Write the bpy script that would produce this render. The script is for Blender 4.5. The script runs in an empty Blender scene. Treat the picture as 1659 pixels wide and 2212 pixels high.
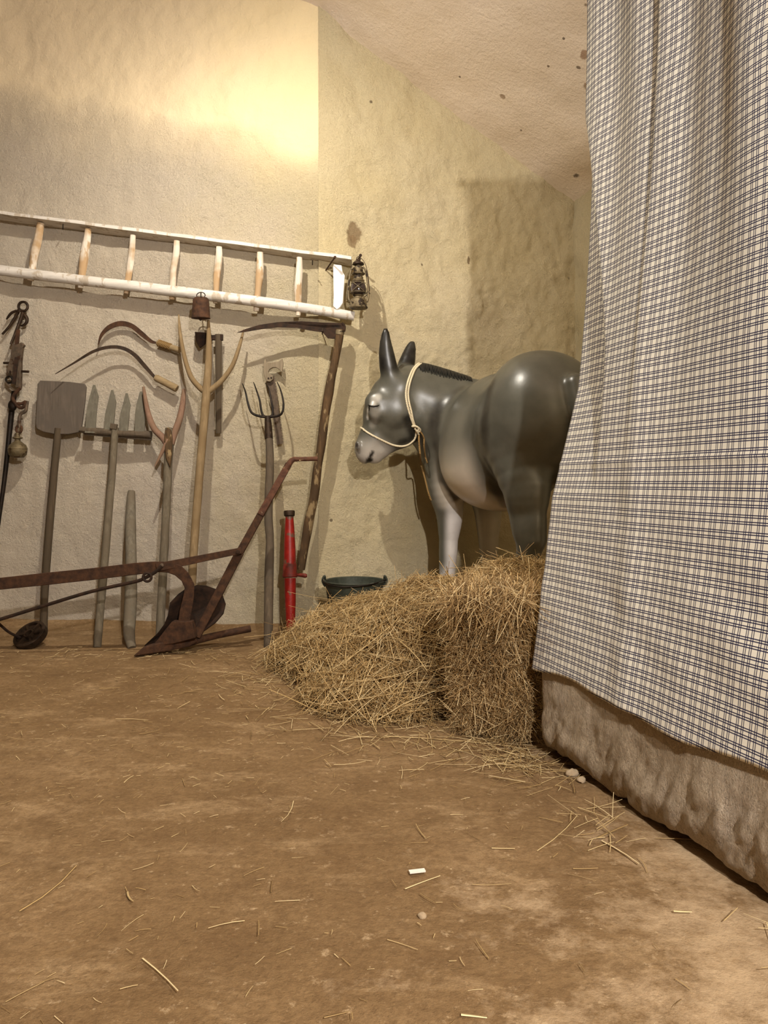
import bpy, math, random
import numpy as np
from mathutils import Vector, Matrix, noise as mn
from mathutils.bvhtree import BVHTree
random.seed(7)
rng = np.random.default_rng(11)
scn = bpy.context.scene
COL = scn.collection
FPX, CX, HY, CAMZ = 1661.0, 829.5, 1040.0, 0.85

# ------------------------------------------------------------------ places
def P(px, py, Y):
    """the point at depth Y that the eye sees in direction px,py"""
    return Vector(((px-CX)/FPX*Y, Y, CAMZ+(HY-py)/FPX*Y))
def wallY(x):
    if x < -0.367: return 4.38-0.09*(x+0.367)
    return 4.38+0.3057*(x+0.367)
def W(px, py, gap=0.0):
    """point in front of the tool wall by gap"""
    r = (px-CX)/FPX
    y = (4.38-0.09*0.367)/(1+0.09*r)
    if r*y > -0.367:
        y = (4.38+0.3057*0.367)/(1-0.3057*r)
    return P(px, py, y-gap)
def Fl(px, py, z=0.0):
    return P(px, py, (CAMZ-z)*FPX/(py-HY))
PX = 4.25/FPX      # metres per pixel near the tool wall

# ------------------------------------------------------------------ mesh builder
class MB:
    def __init__(s): s.v=[]; s.f=[]
    def add(s, vs, fs):
        n=len(s.v); s.v += [Vector(p) for p in vs]; s.f += [tuple(i+n for i in f) for f in fs]
    def box(s, c, size, M=None):
        c=Vector(c); h=[d/2 for d in size]; vs=[]
        for z in (-1,1):
            for y in (-1,1):
                for x in (-1,1):
                    p=Vector((x*h[0],y*h[1],z*h[2]))
                    if M: p=M@p
                    vs.append(c+p)
        s.add(vs,[(0,2,3,1),(4,5,7,6),(0,1,5,4),(2,6,7,3),(0,4,6,2),(1,3,7,5)])
    def bar(s, a, b, w, t, side=None):
        """rectangular bar from a to b: width w in the wall plane, thickness t in depth"""
        a=Vector(a); b=Vector(b); d=(b-a).normalized()
        up=Vector((0,1,0)); sx=d.cross(up).normalized(); up=sx.cross(d).normalized()
        wa,wb=(w if isinstance(w,(tuple,list)) else (w,w))
        vs=[]
        for p,ww in ((a,wa),(b,wb)):
            for i,j in ((-1,-1),(1,-1),(1,1),(-1,1)): vs.append(p+sx*i*ww/2+up*j*t/2)
        s.add(vs,[(0,1,2,3),(7,6,5,4),(0,4,5,1),(1,5,6,2),(2,6,7,3),(3,7,4,0)])
    def tube(s, pts, rad, n=10, flat=1.0, sub=4, jit=0.0, cap=True, closed=False, seed=0):
        pts=[Vector(p) for p in pts]
        if not isinstance(rad,(list,tuple)): rad=[rad]*len(pts)
        P_,R_=spline(pts,rad,sub,closed)
        m=len(P_); vs=[]; ref=Vector((0,1,0)); prevx=None
        for i in range(m):
            if closed: d=P_[(i+1)%m]-P_[i-1]
            else: d=P_[min(i+1,m-1)]-P_[max(i-1,0)]
            d.normalize()
            if prevx is None:
                x=d.cross(ref)
                if x.length<1e-3: x=d.cross(Vector((1,0,0)))
            else: x=prevx-d*prevx.dot(d)
            x.normalize(); prevx=x; y=x.cross(d).normalized()
            c=P_[i]; r=R_[i]
            for k in range(n):
                a=2*math.pi*k/n
                rr=r
                if jit:
                    q=c+x*math.cos(a)*r*2
                    rr=r*(1+jit*mn.noise((c*9+Vector((math.cos(a),math.sin(a),seed))*0.8)))
                vs.append(c+x*math.cos(a)*rr+y*math.sin(a)*rr*flat)
        fs=[]
        for i in range(m if closed else m-1):
            j=(i+1)%m
            for k in range(n):
                l=(k+1)%n; fs.append((i*n+k,i*n+l,j*n+l,j*n+k))
        if cap and not closed:
            fs.append(tuple(range(n-1,-1,-1))); fs.append(tuple((m-1)*n+k for k in range(n)))
        s.add(vs,fs)
    def lathe(s, c, prof, n=24, axis=None, sx=1, sy=1):
        """prof: (radius, height) around axis"""
        c=Vector(c); M=Matrix.Identity(3)
        if axis is not None:
            M=Vector(axis).normalized().to_track_quat('Z','Y').to_matrix()
        vs=[]
        for r,h in prof:
            for k in range(n):
                a=2*math.pi*k/n
                vs.append(c+M@Vector((r*math.cos(a)*sx,r*math.sin(a)*sy,h)))
        fs=[]
        for i in range(len(prof)-1):
            for k in range(n):
                l=(k+1)%n; fs.append((i*n+k,i*n+l,(i+1)*n+l,(i+1)*n+k))
        if prof[0][0]>1e-4: fs.append(tuple(range(n-1,-1,-1)))
        if prof[-1][0]>1e-4: fs.append(tuple((len(prof)-1)*n+k for k in range(n)))
        s.add(vs,fs)
    def prism(s, pts, t, dirn=(0,1,0)):
        """outline pts (3D, roughly planar) thickened by t along dirn"""
        d=Vector(dirn).normalized()*t/2; n=len(pts)
        vs=[Vector(p)-d for p in pts]+[Vector(p)+d for p in pts]
        fs=[tuple(range(n)),tuple(range(2*n-1,n-1,-1))]
        for i in range(n):
            j=(i+1)%n; fs.append((i,i+n,j+n,j))
        s.add(vs,fs)
    def ribbon(s, pts, ws, t, sub=5, edge=0.25):
        """blade: centreline and widths, wedge cross-section"""
        Pn,Wn=spline([Vector(p) for p in pts],ws,sub,False)
        m=len(Pn); vs=[]; Yv=Vector((0,1,0))
        for i in range(m):
            d=(Pn[min(i+1,m-1)]-Pn[max(i-1,0)]).normalized()
            x=d.cross(Yv).normalized(); w=max(Wn[i],1e-4)/2
            y=x.cross(d).normalized()
            vs += [Pn[i]-x*w-y*t/2, Pn[i]+x*w-y*t/2*edge, Pn[i]+x*w+y*t/2*edge, Pn[i]-x*w+y*t/2]
        fs=[(3,2,1,0),((m-1)*4,(m-1)*4+1,(m-1)*4+2,(m-1)*4+3)]
        for i in range(m-1):
            for k in range(4):
                l=(k+1)%4; fs.append((i*4+k,i*4+l,(i+1)*4+l,(i+1)*4+k))
        s.add(vs,fs)
    def ell(s, c, r, M=None, nu=18, nv=12):
        c=Vector(c); vs=[]; fs=[]
        for i in range(nv+1):
            th=math.pi*i/nv
            for k in range(nu):
                a=2*math.pi*k/nu
                p=Vector((math.sin(th)*math.cos(a)*r[0],math.sin(th)*math.sin(a)*r[1],math.cos(th)*r[2]))
                if M: p=M@p
                vs.append(c+p)
        for i in range(nv):
            for k in range(nu):
                l=(k+1)%nu; fs.append((i*nu+k,(i+1)*nu+k,(i+1)*nu+l,i*nu+l))
        s.add(vs,fs)
    def build(s, name, mat, parent=None, origin=None, smooth=40, bevel=0, label=None):
        o0 = Vector(parent.location) if parent is not None and parent.type=='EMPTY' else (Vector(parent['org']) if parent is not None else (Vector(origin) if origin is not None else base_of(s.v)))
        me=bpy.data.meshes.new(name)
        me.from_pydata([tuple(p-o0) for p in s.v],[],s.f)
        me.materials.append(mat); me.update()
        import bmesh
        bm=bmesh.new(); bm.from_mesh(me)
        bmesh.ops.remove_doubles(bm,verts=bm.verts,dist=1e-5)
        bmesh.ops.recalc_face_normals(bm,faces=bm.faces); bm.to_mesh(me); bm.free()
        if smooth:
            me.shade_smooth(); me.set_sharp_from_angle(angle=math.radians(smooth))
        o=bpy.data.objects.new(name,me); COL.objects.link(o)
        if parent is None: o.location=o0
        else: o.parent=parent
        o['org']=tuple(o0)
        if bevel:
            b=o.modifiers.new('bevel','BEVEL'); b.width=bevel; b.segments=2; b.limit_method='ANGLE'
        if label: o['label']=label
        return o
def base_of(v):
    xs=[p.x for p in v]; ys=[p.y for p in v]; zs=[p.z for p in v]
    return Vector(((min(xs)+max(xs))/2,(min(ys)+max(ys))/2,min(zs)))
def spline(pts,rad,sub,closed=False):
    if sub<=1 or len(pts)<3: return pts,list(rad)
    n=len(pts); P_=[];R_=[]
    segs=n if closed else n-1
    for i in range(segs):
        if closed: idx=[(i-1)%n,i,(i+1)%n,(i+2)%n]
        else: idx=[max(i-1,0),i,i+1,min(i+2,n-1)]
        p0,p1,p2,p3=[pts[j] for j in idx]; r1,r2=rad[idx[1]],rad[idx[2]]
        for k in range(sub):
            t=k/sub; t2=t*t; t3=t2*t
            P_.append(0.5*((2*p1)+(p2-p0)*t+(2*p0-5*p1+4*p2-p3)*t2+(3*p1-p0-3*p2+p3)*t3)); R_.append(r1+(r2-r1)*t)
    if not closed: P_.append(pts[-1].copy()); R_.append(rad[-1])
    return P_,R_
def thing(name,label,cat,loc,group=None):
    o=bpy.data.objects.new(name,None); COL.objects.link(o); o.location=loc; o.empty_display_size=0.05
    o['label']=label; o['category']=cat
    if group: o['group']=group
    return o
def tag(o,label,cat,group=None,kind=None):
    o['label']=label; o['category']=cat
    if group: o['group']=group
    if kind: o['kind']=kind
    return o
def raw(name,verts,faces,mat,origin=(0,0,0),smooth=True,sharp=None):
    """numpy mesh; faces array (n,k)"""
    me=bpy.data.meshes.new(name); org=np.array(origin,dtype=np.float32)
    v=(np.asarray(verts,dtype=np.float32)-org); fa=np.asarray(faces,dtype=np.int32)
    me.vertices.add(len(v)); me.vertices.foreach_set('co',v.ravel())
    k=fa.shape[1]; me.loops.add(fa.size); me.loops.foreach_set('vertex_index',fa.ravel())
    me.polygons.add(len(fa)); me.polygons.foreach_set('loop_start',np.arange(0,fa.size,k,dtype=np.int32))
    me.update(calc_edges=True); me.validate()
    me.materials.append(mat)
    if smooth: me.shade_smooth()
    o=bpy.data.objects.new(name,me); COL.objects.link(o); o.location=origin; o['org']=tuple(origin)
    return o

# ------------------------------------------------------------------ materials
def lin(c):
    return tuple(((x/255)/12.92 if x/255<=0.04045 else ((x/255+0.055)/1.055)**2.4) for x in c)+(1,)
class N:
    def __init__(s,name):
        s.m=bpy.data.materials.new(name); s.m.use_nodes=True; s.t=s.m.node_tree; s.b=s.t.nodes['Principled BSDF']
    def n(s,t,**kw):
        o=s.t.nodes.new(t)
        for k,v in kw.items():
            if k in o.inputs: o.inputs[k].default_value=v
            else: setattr(o,k,v)
        return o
    def l(s,a,b): s.t.links.new(a,b)
    def coord(s,scale=(1,1,1),rot=(0,0,0),kind='Object'):
        tc=s.n('ShaderNodeTexCoord'); mp=s.n('ShaderNodeMapping')
        mp.inputs['Scale'].default_value=scale; mp.inputs['Rotation'].default_value=rot
        s.l(tc.outputs[kind],mp.inputs[0]); return mp.outputs[0]
    def geo(s,scale=(1,1,1),rot=(0,0,0)):
        tc=s.n('ShaderNodeNewGeometry'); mp=s.n('ShaderNodeMapping')
        mp.inputs['Scale'].default_value=scale; mp.inputs['Rotation'].default_value=rot
        s.l(tc.outputs['Position'],mp.inputs[0]); return mp.outputs[0]
    def noise(s,co,scale,detail=4,rough=0.55,dist=0.0):
        o=s.n('ShaderNodeTexNoise'); o.inputs['Scale'].default_value=scale; o.inputs['Detail'].default_value=detail
        o.inputs['Roughness'].default_value=rough; o.inputs['Distortion'].default_value=dist
        s.l(co,o.inputs['Vector']); return o.outputs['Fac']
    def ramp(s,fac,stops,interp='LINEAR'):
        r=s.n('ShaderNodeValToRGB'); cr=r.color_ramp; cr.interpolation=interp
        while len(cr.elements)<len(stops): cr.elements.new(0.5)
        for e,(p,c) in zip(cr.elements,stops):
            e.position=p; e.color=c if len(c)==4 else lin(c)
        s.l(fac,r.inputs[0]); return r.outputs[0]
    def mix(s,fac,a,b,mode='MIX'):
        m=s.n('ShaderNodeMix',data_type='RGBA',blend_type=mode)
        for sock,val in ((m.inputs[0],fac),(m.inputs[6],a),(m.inputs[7],b)):
            if isinstance(val,(int,float)): sock.default_value=val
            elif isinstance(val,tuple): sock.default_value=val if len(val)==4 else lin(val)
            else: s.l(val,sock)
        return m.outputs[2]
    def math(s,op,a,b=0.0,clamp=False):
        m=s.n('ShaderNodeMath',operation=op,use_clamp=clamp)
        for i,val in enumerate((a,b)):
            if isinstance(val,(int,float)): m.inputs[i].default_value=val
            else: s.l(val,m.inputs[i])
        return m.outputs[0]
    def bump(s,h,strength=0.5,dist=0.01,prev=None):
        b=s.n('ShaderNodeBump'); b.inputs['Strength'].default_value=strength; b.inputs['Distance'].default_value=dist
        s.l(h,b.inputs['Height'])
        if prev is not None: s.l(prev,b.inputs['Normal'])
        return b.outputs[0]
    def out(s,col=None,rough=0.8,metal=0.0,normal=None,spec=0.5):
        if col is not None:
            if isinstance(col,tuple): s.b.inputs['Base Color'].default_value=col if len(col)==4 else lin(col)
            else: s.l(col,s.b.inputs['Base Color'])
        if isinstance(rough,(int,float)): s.b.inputs['Roughness'].default_value=rough
        else: s.l(rough,s.b.inputs['Roughness'])
        if isinstance(metal,(int,float)): s.b.inputs['Metallic'].default_value=metal
        s.b.inputs['Specular IOR Level'].default_value=spec
        if normal is not None: s.l(normal,s.b.inputs['Normal'])
        return s.m
BK=(0,0,0,1); WH=(1,1,1,1)
def wood(name,c1,c2,c3=None,axis='z',sc=1.0,rough=0.85,spots=None,bump=0.5):
    if max(c1)<175: c1,c2,c3,spots=[(tuple(v*0.82 for v in c) if c else None) for c in (c1,c2,c3,spots)]
    m=N(name); st={'z':(1,1,0.07),'x':(0.07,1,1),'y':(1,0.07,1)}[axis]
    co=m.coord(st)
    g=m.noise(co,60*sc,5,0.65,0.6); big=m.noise(m.coord(),9*sc,3)
    col=m.ramp(g,[(0.3,c1),(0.7,c2)])
    if c3: col=m.mix(m.ramp(big,[(0.42,BK),(0.6,WH)]),col,c3)
    if spots:
        sp=m.noise(m.coord((1,1,0.35)),22*sc,4,0.6); col=m.mix(m.ramp(sp,[(0.55,BK),(0.60,WH)]),col,spots)
    return m.out(col,rough,0,m.bump(g,bump,0.003),0.25)
def metal(name,c1,c2,sc=30,rough=0.7,met=0.3,c3=None,thr=0.6):
    m=N(name); co=m.coord(); g=m.noise(co,sc,6,0.65); f=m.noise(co,sc*6,3)
    col=m.ramp(g,[(0.35,c1),(0.65,c2)])
    if c3: col=m.mix(m.ramp(m.noise(co,sc*0.7,4,0.6),[(thr,BK),(thr+0.04,WH)]),col,c3)
    return m.out(col,rough,met,m.bump(f,0.35,0.002),0.35)
M={}
def C_(px_,py_):
    # where the eye's ray meets the sloping ceiling
    e=Vector((1.42,0.434,-0.86)); d=Vector((0.3,-0.95,0.1)); n=e.cross(d); p1=Vector((-0.367,4.38,3.55)); o=Vector((0,0,CAMZ)); r=P(px_,py_,1.0)-o
    return tuple(o+r*((p1-o).dot(n)/r.dot(n)))
M['white_wood']=wood('whitewashed wood',(184,178,170),(220,214,206),None,'x',0.8,0.9,(176,164,148))
M['white_rung']=wood('worn whitewashed rung',(186,174,156),(222,213,200),(168,140,106),'z',0.8,0.9,(168,142,110))
M['white_board']=wood('white painted board',(238,234,228),(250,247,242),None,'z',0.8,0.8)
M['grey_wood']=wood('grey weathered wood',(84,72,58),(124,108,88),(98,86,72))
M['peel_wood']=wood('grey brown peel wood',(92,82,72),(122,110,98),(104,94,84))
M['dark_wood']=wood('dark brown wood',(74,62,48),(104,88,68),(88,75,58))
M['tan_wood']=wood('tan fork wood',(132,110,78),(168,143,106),(142,118,84))
M['cork_wood']=wood('light tan handle wood',(142,120,86),(180,156,118),None,'x')
M['pink_wood']=wood('reddish wood prong',(130,98,80),(162,128,106),(140,112,90))
M['bark_wood']=wood('mottled bark pole',(58,42,26),(120,92,60),(84,64,42),spots=(158,134,96))
M['green_wood']=wood('grey green wood tine',(98,92,80),(132,126,110),(112,106,92))
M['stick_wood']=wood('pale grey stick',(104,96,82),(146,136,118),(124,112,94))
M['fork_handle']=wood('fork handle grey wood',(94,84,68),(136,124,104),(112,100,82))
M['rust']=metal('rust brown iron',(44,28,18),(78,51,32),35,0.85,0.15)
M['rust_dark']=metal('dark rust iron',(30,20,13),(56,37,24),30,0.85,0.15)
M['rust_chip']=metal('rust with flaked paint',(66,40,28),(96,62,44),35,0.8,0.1,(186,160,124),0.64)
M['iron']=metal('dark iron',(34,24,16),(62,46,32),30,0.6,0.5)
M['iron_black']=metal('black iron',(18,14,10),(38,28,20),30,0.55,0.5)
M['iron_grey']=metal('old grey brown iron',(70,60,50),(100,84,68),40,0.7,0.3,(60,40,26),0.58)
M['weight']=metal('green brown cast weight',(78,68,48),(108,94,68),30,0.6,0.3,(62,46,28),0.55)
M['brass']=metal('tarnished lantern metal',(86,74,54),(126,112,86),40,0.6,0.35,(44,34,24),0.54)
M['red']=metal('chipped red paint',(116,18,13),(142,30,22),20,0.42,0.0,(92,66,52),0.58)
M['red_dark']=metal('dark worn red paint',(70,30,18),(120,34,22),30,0.6,0.0)
M['bucket']=metal('dark green grey bucket',(46,50,42),(66,70,60),30,0.6,0.1,(140,138,122),0.68)
M['saw_handle']=wood('pale grey saw handle wood',(136,122,100),(168,152,128))
def glass():
    m=N('sooty lantern glass'); g=m.noise(m.coord(),20,4)
    m.b.inputs['Transmission Weight'].default_value=0.55
    return m.out(m.ramp(g,[(0.4,(48,38,36)),(0.6,(96,84,80))]),0.12,0,None,0.5)
M['glass']=glass()
def rope(name,c1,c2):
    m=N(name); w=m.n('ShaderNodeTexWave'); w.inputs['Scale'].default_value=60; w.bands_direction='DIAGONAL'
    m.l(m.coord(),w.inputs['Vector']); 
    return m.out(m.ramp(w.outputs['Fac'],[(0.1,c1),(0.6,c2)]),0.9,0,m.bump(w.outputs['Fac'],0.4,0.002),0.2)
M['rope']=rope('cream rope',(190,176,146),(222,210,182)); M['rope_dark']=rope('brown old rope',(96,72,40),(140,112,70))
def straw(name,dark,mid,light):
    m=N(name); g=m.n('ShaderNodeNewGeometry')
    col=m.ramp(g.outputs['Random Per Island'],[(0.0,dark),(0.45,mid),(0.76,light),(1.0,(236,214,168))])
    m.b.inputs['Subsurface Weight'].default_value=0.0
    return m.out(col,0.6,0,None,0.35)
M['straw']=straw('straw stalks',(132,104,66),(182,150,98),(214,186,134))
M['straw_bale']=straw('older straw stalks',(106,82,50),(158,126,82),(206,174,122))
M['straw_litter']=straw('floor straw',(136,110,72),(186,156,106),(220,196,146))
M['straw_core']=metal('packed straw',(50,36,20),(98,74,44),60,0.95,0)

def plaster(name,warm,pale,pink,chisel=0.0,seed=0.0,rough_below=None,bk=1.0,left_light_tint=None,marks=()):
    m=N(name); co=m.geo()
    big=m.noise(co,1.3,4,0.5); mid=m.noise(co,6,4,0.6)
    col=m.ramp(big,[(0.35,warm),(0.55,pale),(0.72,pink)])
    col=m.mix(m.math('MULTIPLY',m.ramp(mid,[(0.42,BK),(0.7,WH)]),0.28),col,warm)
    if left_light_tint:  # pinker, whiter to the left: mixed lamp colour painted into the plaster
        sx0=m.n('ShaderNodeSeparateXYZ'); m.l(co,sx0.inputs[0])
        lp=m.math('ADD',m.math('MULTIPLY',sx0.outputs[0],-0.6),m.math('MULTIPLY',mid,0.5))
        col=m.mix(m.ramp(lp,[(0.55,BK),(1.0,(0.7,0.7,0.7,1))]),col,left_light_tint)
    # stains and pits
    sp=m.n('ShaderNodeTexVoronoi'); sp.inputs['Scale'].default_value=4.2; sp.inputs['Randomness'].default_value=1
    m.l(co,sp.inputs['Vector'])
    gate=m.ramp(m.noise(co,2.3,2),[(0.52,BK),(0.56,WH)])
    pit=m.math('MULTIPLY',m.ramp(sp.outputs['Distance'],[(0.028,WH),(0.05,BK)]),gate)
    col=m.mix(m.math('MULTIPLY',pit,0.75),col,(84,62,44))
    for (pt,rad,stretch,c) in marks:
        vd=m.n('ShaderNodeVectorMath',operation='SUBTRACT'); m.l(co,vd.inputs[0]); vd.inputs[1].default_value=pt
        vm=m.n('ShaderNodeVectorMath',operation='MULTIPLY'); m.l(vd.outputs[0],vm.inputs[0]); vm.inputs[1].default_value=stretch
        ln=m.n('ShaderNodeVectorMath',operation='LENGTH'); m.l(vm.outputs[0],ln.inputs[0])
        dd=m.math('ADD',ln.outputs['Value'],m.math('MULTIPLY',m.math('SUBTRACT',m.noise(co,18/max(rad,0.02)*0.03,4,0.7),0.5),rad*1.6))
        col=m.mix(m.ramp(m.math('DIVIDE',dd,rad),[(0.75,(0.8,0.8,0.8,1)),(1.0,BK)]),col,c)
    fine=m.noise(co,170,3,0.6); lump=m.noise(co,58,7,0.74,0.0); med=m.noise(co,16,4,0.6)
    mask=None
    if rough_below:
        sx=m.n('ShaderNodeSeparateXYZ'); g=m.n('ShaderNodeNewGeometry'); m.l(g.outputs['Position'],sx.inputs[0])
        # plaster turns smoother above this height
        zz=m.math('ADD',sx.outputs[2],m.math('MULTIPLY',m.math('SUBTRACT',m.noise(co,1.0,3),0.5),0.9))
        zz=m.math('ADD',zz,m.math('MULTIPLY',sx.outputs[0],0.12))
        mask=m.ramp(m.math('MULTIPLY',m.math('SUBTRACT',zz,rough_below-0.2),2.5,True),[(0.0,WH),(1.0,(0.12,0.12,0.12,1))])
        lump=m.math('MULTIPLY',lump,mask); fine=m.math('MULTIPLY',fine,mask)
        col=m.mix(m.math('MULTIPLY',m.math('SUBTRACT',1.0,mask),0.75),col,(218,198,158))  # smooth upper plaster is creamier, and painted darker to offset the lamp's hot spot
    nrm=m.bump(med,0.5,0.016)
    if chisel:
        ch=m.noise(m.geo((1.0,1.0,0.16),(0,math.radians(33),0)),26,4,0.6,0.4)
        ch2=m.noise(m.geo((1.0,1.0,0.2),(0,math.radians(-18),0)),15,3,0.6,0.4)
        nrm=m.bump(ch,chisel,0.022,nrm); nrm=m.bump(ch2,chisel*0.7,0.02,nrm)
    nrm=m.bump(lump,1.0,0.042*bk,nrm); nrm=m.bump(fine,0.5,0.008*bk,nrm)
    return m.out(col,0.95,0,nrm,0.1)
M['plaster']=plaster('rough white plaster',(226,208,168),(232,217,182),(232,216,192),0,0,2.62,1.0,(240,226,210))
M['rockwall']=plaster('chiselled limewashed rock',(234,216,172),(240,224,186),(238,222,190),0.55,0,None,0.8,None,[(tuple(W(767,500)),0.055,(1,1,0.8),(150,124,92)),(tuple(W(760,520)),0.035,(1,1,0.8),(160,134,100)),(tuple(W(776,345)),0.010,(1,1,1),(60,44,32)),(tuple(W(904,373)),0.009,(1,1,1),(66,48,34)),(tuple(W(832,432)),0.012,(1.4,1.4,.7),(96,72,48)),(tuple(W(912,570)),0.014,(1.6,1.6,.7),(96,72,48)),(tuple(W(881,543)),0.008,(1,1,1),(70,50,36)),(tuple(W(1012,560)),0.016,(1.8,1.8,.6),(120,94,64))])
M['darkrock']=plaster('unseen dark hall rock',(122,106,84),(136,120,98),(130,112,94))  # for the unseen walls, darkened to cut bounced light
M['ceilrock']=plaster('smooth cave ceiling rock',(220,202,178),(230,214,194),(232,216,204),0.0,0,None,0.16,None,[(C_(1240,382),0.028,(.8,1,1.6),(70,54,38)),(C_(1085,210),0.020,(1,1,1),(150,124,98)),(C_(993,167),0.008,(1,1,1),(84,62,46)),(C_(1262,118),0.02,(1,.6,1),(150,118,90)),(C_(1250,146),0.010,(.6,1,1),(84,62,44)),(C_(1218,83),0.009,(1,1,1),(60,44,34)),(C_(1125,282),0.008,(1,1,1),(90,68,50)),(C_(1184,144),0.008,(1,1,1),(90,68,50)),(C_(1272,190),0.035,(1,1,1),(140,112,84))])
def floor_mat():
    m=N('trodden earth'); co=m.geo()
    a=m.noise(co,1.6,6,0.62); b=m.noise(co,9,6,0.7); c=m.noise(co,60,4,0.7); s=m.noise(m.geo((1,2.2,1),(0,0,0.3)),3.2,6,0.7,0.6)
    col=m.ramp(a,[(0.3,(110,86,58)),(0.5,(128,103,72)),(0.7,(144,118,86))])
    col=m.mix(m.math('MULTIPLY',m.ramp(s,[(0.52,BK),(0.72,WH)]),0.7),col,(174,148,113))
    col=m.mix(m.math('MULTIPLY',m.ramp(b,[(0.35,WH),(0.5,BK)]),0.5),col,(104,80,54))
    col=m.mix(m.math('MULTIPLY',m.ramp(m.noise(co,22,5,0.75),[(0.60,BK),(0.68,WH)]),0.65),col,(188,164,130))
    col=m.mix(m.math('MULTIPLY',m.ramp(m.noise(co,48,9,0.85),[(0.42,WH),(0.55,BK)]),0.45),col,(92,70,46))
    col=m.mix(m.math('MULTIPLY',m.ramp(m.noise(co,85,8,0.85),[(0.58,BK),(0.68,WH)]),0.45),col,(186,162,128))
    # pale worn patches near the front
    sx=m.n('ShaderNodeSeparateXYZ'); m.l(co,sx.inputs[0])
    near=m.ramp(m.math('ADD',m.math('MULTIPLY',sx.outputs[1],-0.45),m.math('MULTIPLY',sx.outputs[0],0.25)),[(0.0,WH),(1.0,WH)])
    gate=m.math('ADD',m.math('MULTIPLY',sx.outputs[0],0.22),m.math('MULTIPLY',sx.outputs[1],-0.10))
    pt=m.ramp(m.math('ADD',m.noise(co,3.6,8,0.75),gate),[(0.42,BK),(0.56,WH)])
    col=m.mix(m.math('MULTIPLY',pt,0.65),col,(188,164,132))
    v=m.n('ShaderNodeTexVoronoi'); v.inputs['Scale'].default_value=34; m.l(co,v.inputs['Vector'])
    sp=m.math('MULTIPLY',m.ramp(v.outputs['Distance'],[(0.06,WH),(0.11,BK)]),m.ramp(m.noise(co,7,3),[(0.5,BK),(0.6,WH)]))
    col=m.mix(m.math('MULTIPLY',sp,0.5),col,(206,184,148))
    nrm=m.bump(b,0.5,0.014); nrm=m.bump(c,0.6,0.007,nrm)
    return m.out(col,0.9,0,nrm,0.15)
M['floor']=floor_mat()
def slab_mat():
    m=N('rough hewn tufa block'); co=m.geo()
    a=m.noise(co,3,5,0.6); g=m.noise(co,120,5,0.75); st=m.noise(m.geo((1,1,0.22),(math.radians(28),math.radians(20),0)),34,4,0.65,0.5)
    col=m.ramp(a,[(0.3,(212,190,160)),(0.55,(224,204,176)),(0.75,(230,213,192))])
    col=m.mix(m.math('MULTIPLY',m.ramp(g,[(0.3,WH),(0.5,BK)]),0.35),col,(140,112,82))
    nrm=m.bump(st,1.0,0.035); nrm=m.bump(g,1.0,0.016,nrm)
    return m.out(col,0.95,0,nrm,0.1)
M['slab']=slab_mat()
def cloth_mat():
    m=N('checked cotton cloth'); uv=m.n('ShaderNodeUVMap'); uv.uv_map='UVMap'
    sx=m.n('ShaderNodeSeparateXYZ'); m.l(uv.outputs[0],sx.inputs[0])
    def lines(sock):
        f=m.math('FRACT',m.math('DIVIDE',sock,0.036)); tot=None
        for c in (0.06,0.20,0.46,0.60):
            d=m.math('ABSOLUTE',m.math('SUBTRACT',f,c)); l=m.math('LESS_THAN',d,0.034)
            tot=l if tot is None else m.math('MAXIMUM',tot,l)
        return tot
    h=lines(sx.outputs[1]); v=lines(sx.outputs[0])
    # the cloth is woven: warp lines a little weaker, crossings darkest
    tot=m.math('ADD',m.math('MULTIPLY',h,0.96),m.math('MULTIPLY',v,0.85),True)
    weave=m.noise(uv.outputs[0],900,2)
    base=m.mix(weave,(228,224,210),(240,236,224))
    col=m.mix(tot,base,(12,8,62))
    b=m.out(col,0.85,0,None,0.15)
    m.b.inputs['Sheen Weight'].default_value=0.1
    return b
M['cloth']=cloth_mat()
def donkey_mat():
    m=N('airbrushed resin'); a=m.n('ShaderNodeAttribute'); a.attribute_name='paint'
    g=m.noise(m.coord(),14,4,0.6)
    col=m.mix(m.math('MULTIPLY',m.ramp(g,[(0.4,BK),(0.62,WH)]),0.22),a.outputs['Color'],m.mix(0.5,a.outputs['Color'],(120,116,104)))
    return m.out(col,0.34,0,m.bump(m.noise(m.coord(),9,3),0.12,0.01),0.5)
M['donkey']=donkey_mat()
m=N('dark glossy mane'); M['mane']=m.out((26,26,24),0.35,0,None,0.5)
m=N('painted black line'); M['black']=m.out((12,10,9),0.4,0,None,0.4)
m=N('paper'); M['paper']=m.out((232,226,216),0.8)
M['stone']=metal('grey pebble',(150,130,104),(182,162,134),30,0.95,0)
# ------------------------------------------------------------------ the cave room
def fb(p,sc,oct=4,H=0.9):
    return mn.fractal(Vector(p)*sc,H,2.0,oct)
def sheet(name,p00,du,dv,nu,nv,disp,mat,kind='structure',normal=None):
    """rough rock surface: p00 + a*du + b*dv, pushed along its normal by disp(p)"""
    p00=Vector(p00); du=Vector(du); dv=Vector(dv); nrm=(Vector(normal) if normal else du.cross(dv)).normalized()
    v=np.empty(((nu+1)*(nv+1),3),np.float32); k=0
    for j in range(nv+1):
        for i in range(nu+1):
            p=p00+du*(i/nu)+dv*(j/nv); p=p+nrm*disp(p); v[k]=p; k+=1
    I,J=np.meshgrid(np.arange(nu),np.arange(nv)); a=(J*(nu+1)+I).ravel()
    f=np.stack([a,a+1,a+nu+2,a+nu+1],1)
    o=raw(name,v,f,mat,origin=tuple(p00)); o['kind']=kind
    return o
def wd(p):
    return 0.016*fb(p,2.2,3)+0.005*fb(p+Vector((3,1,7)),14,3)
def wd2(p):
    s=Vector((p.x+0.4*p.z,p.y,p.z*0.55))
    return 0.030*fb(p,1.7,3)+0.016*fb(s,7,3)+0.006*fb(p,20,3)
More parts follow.
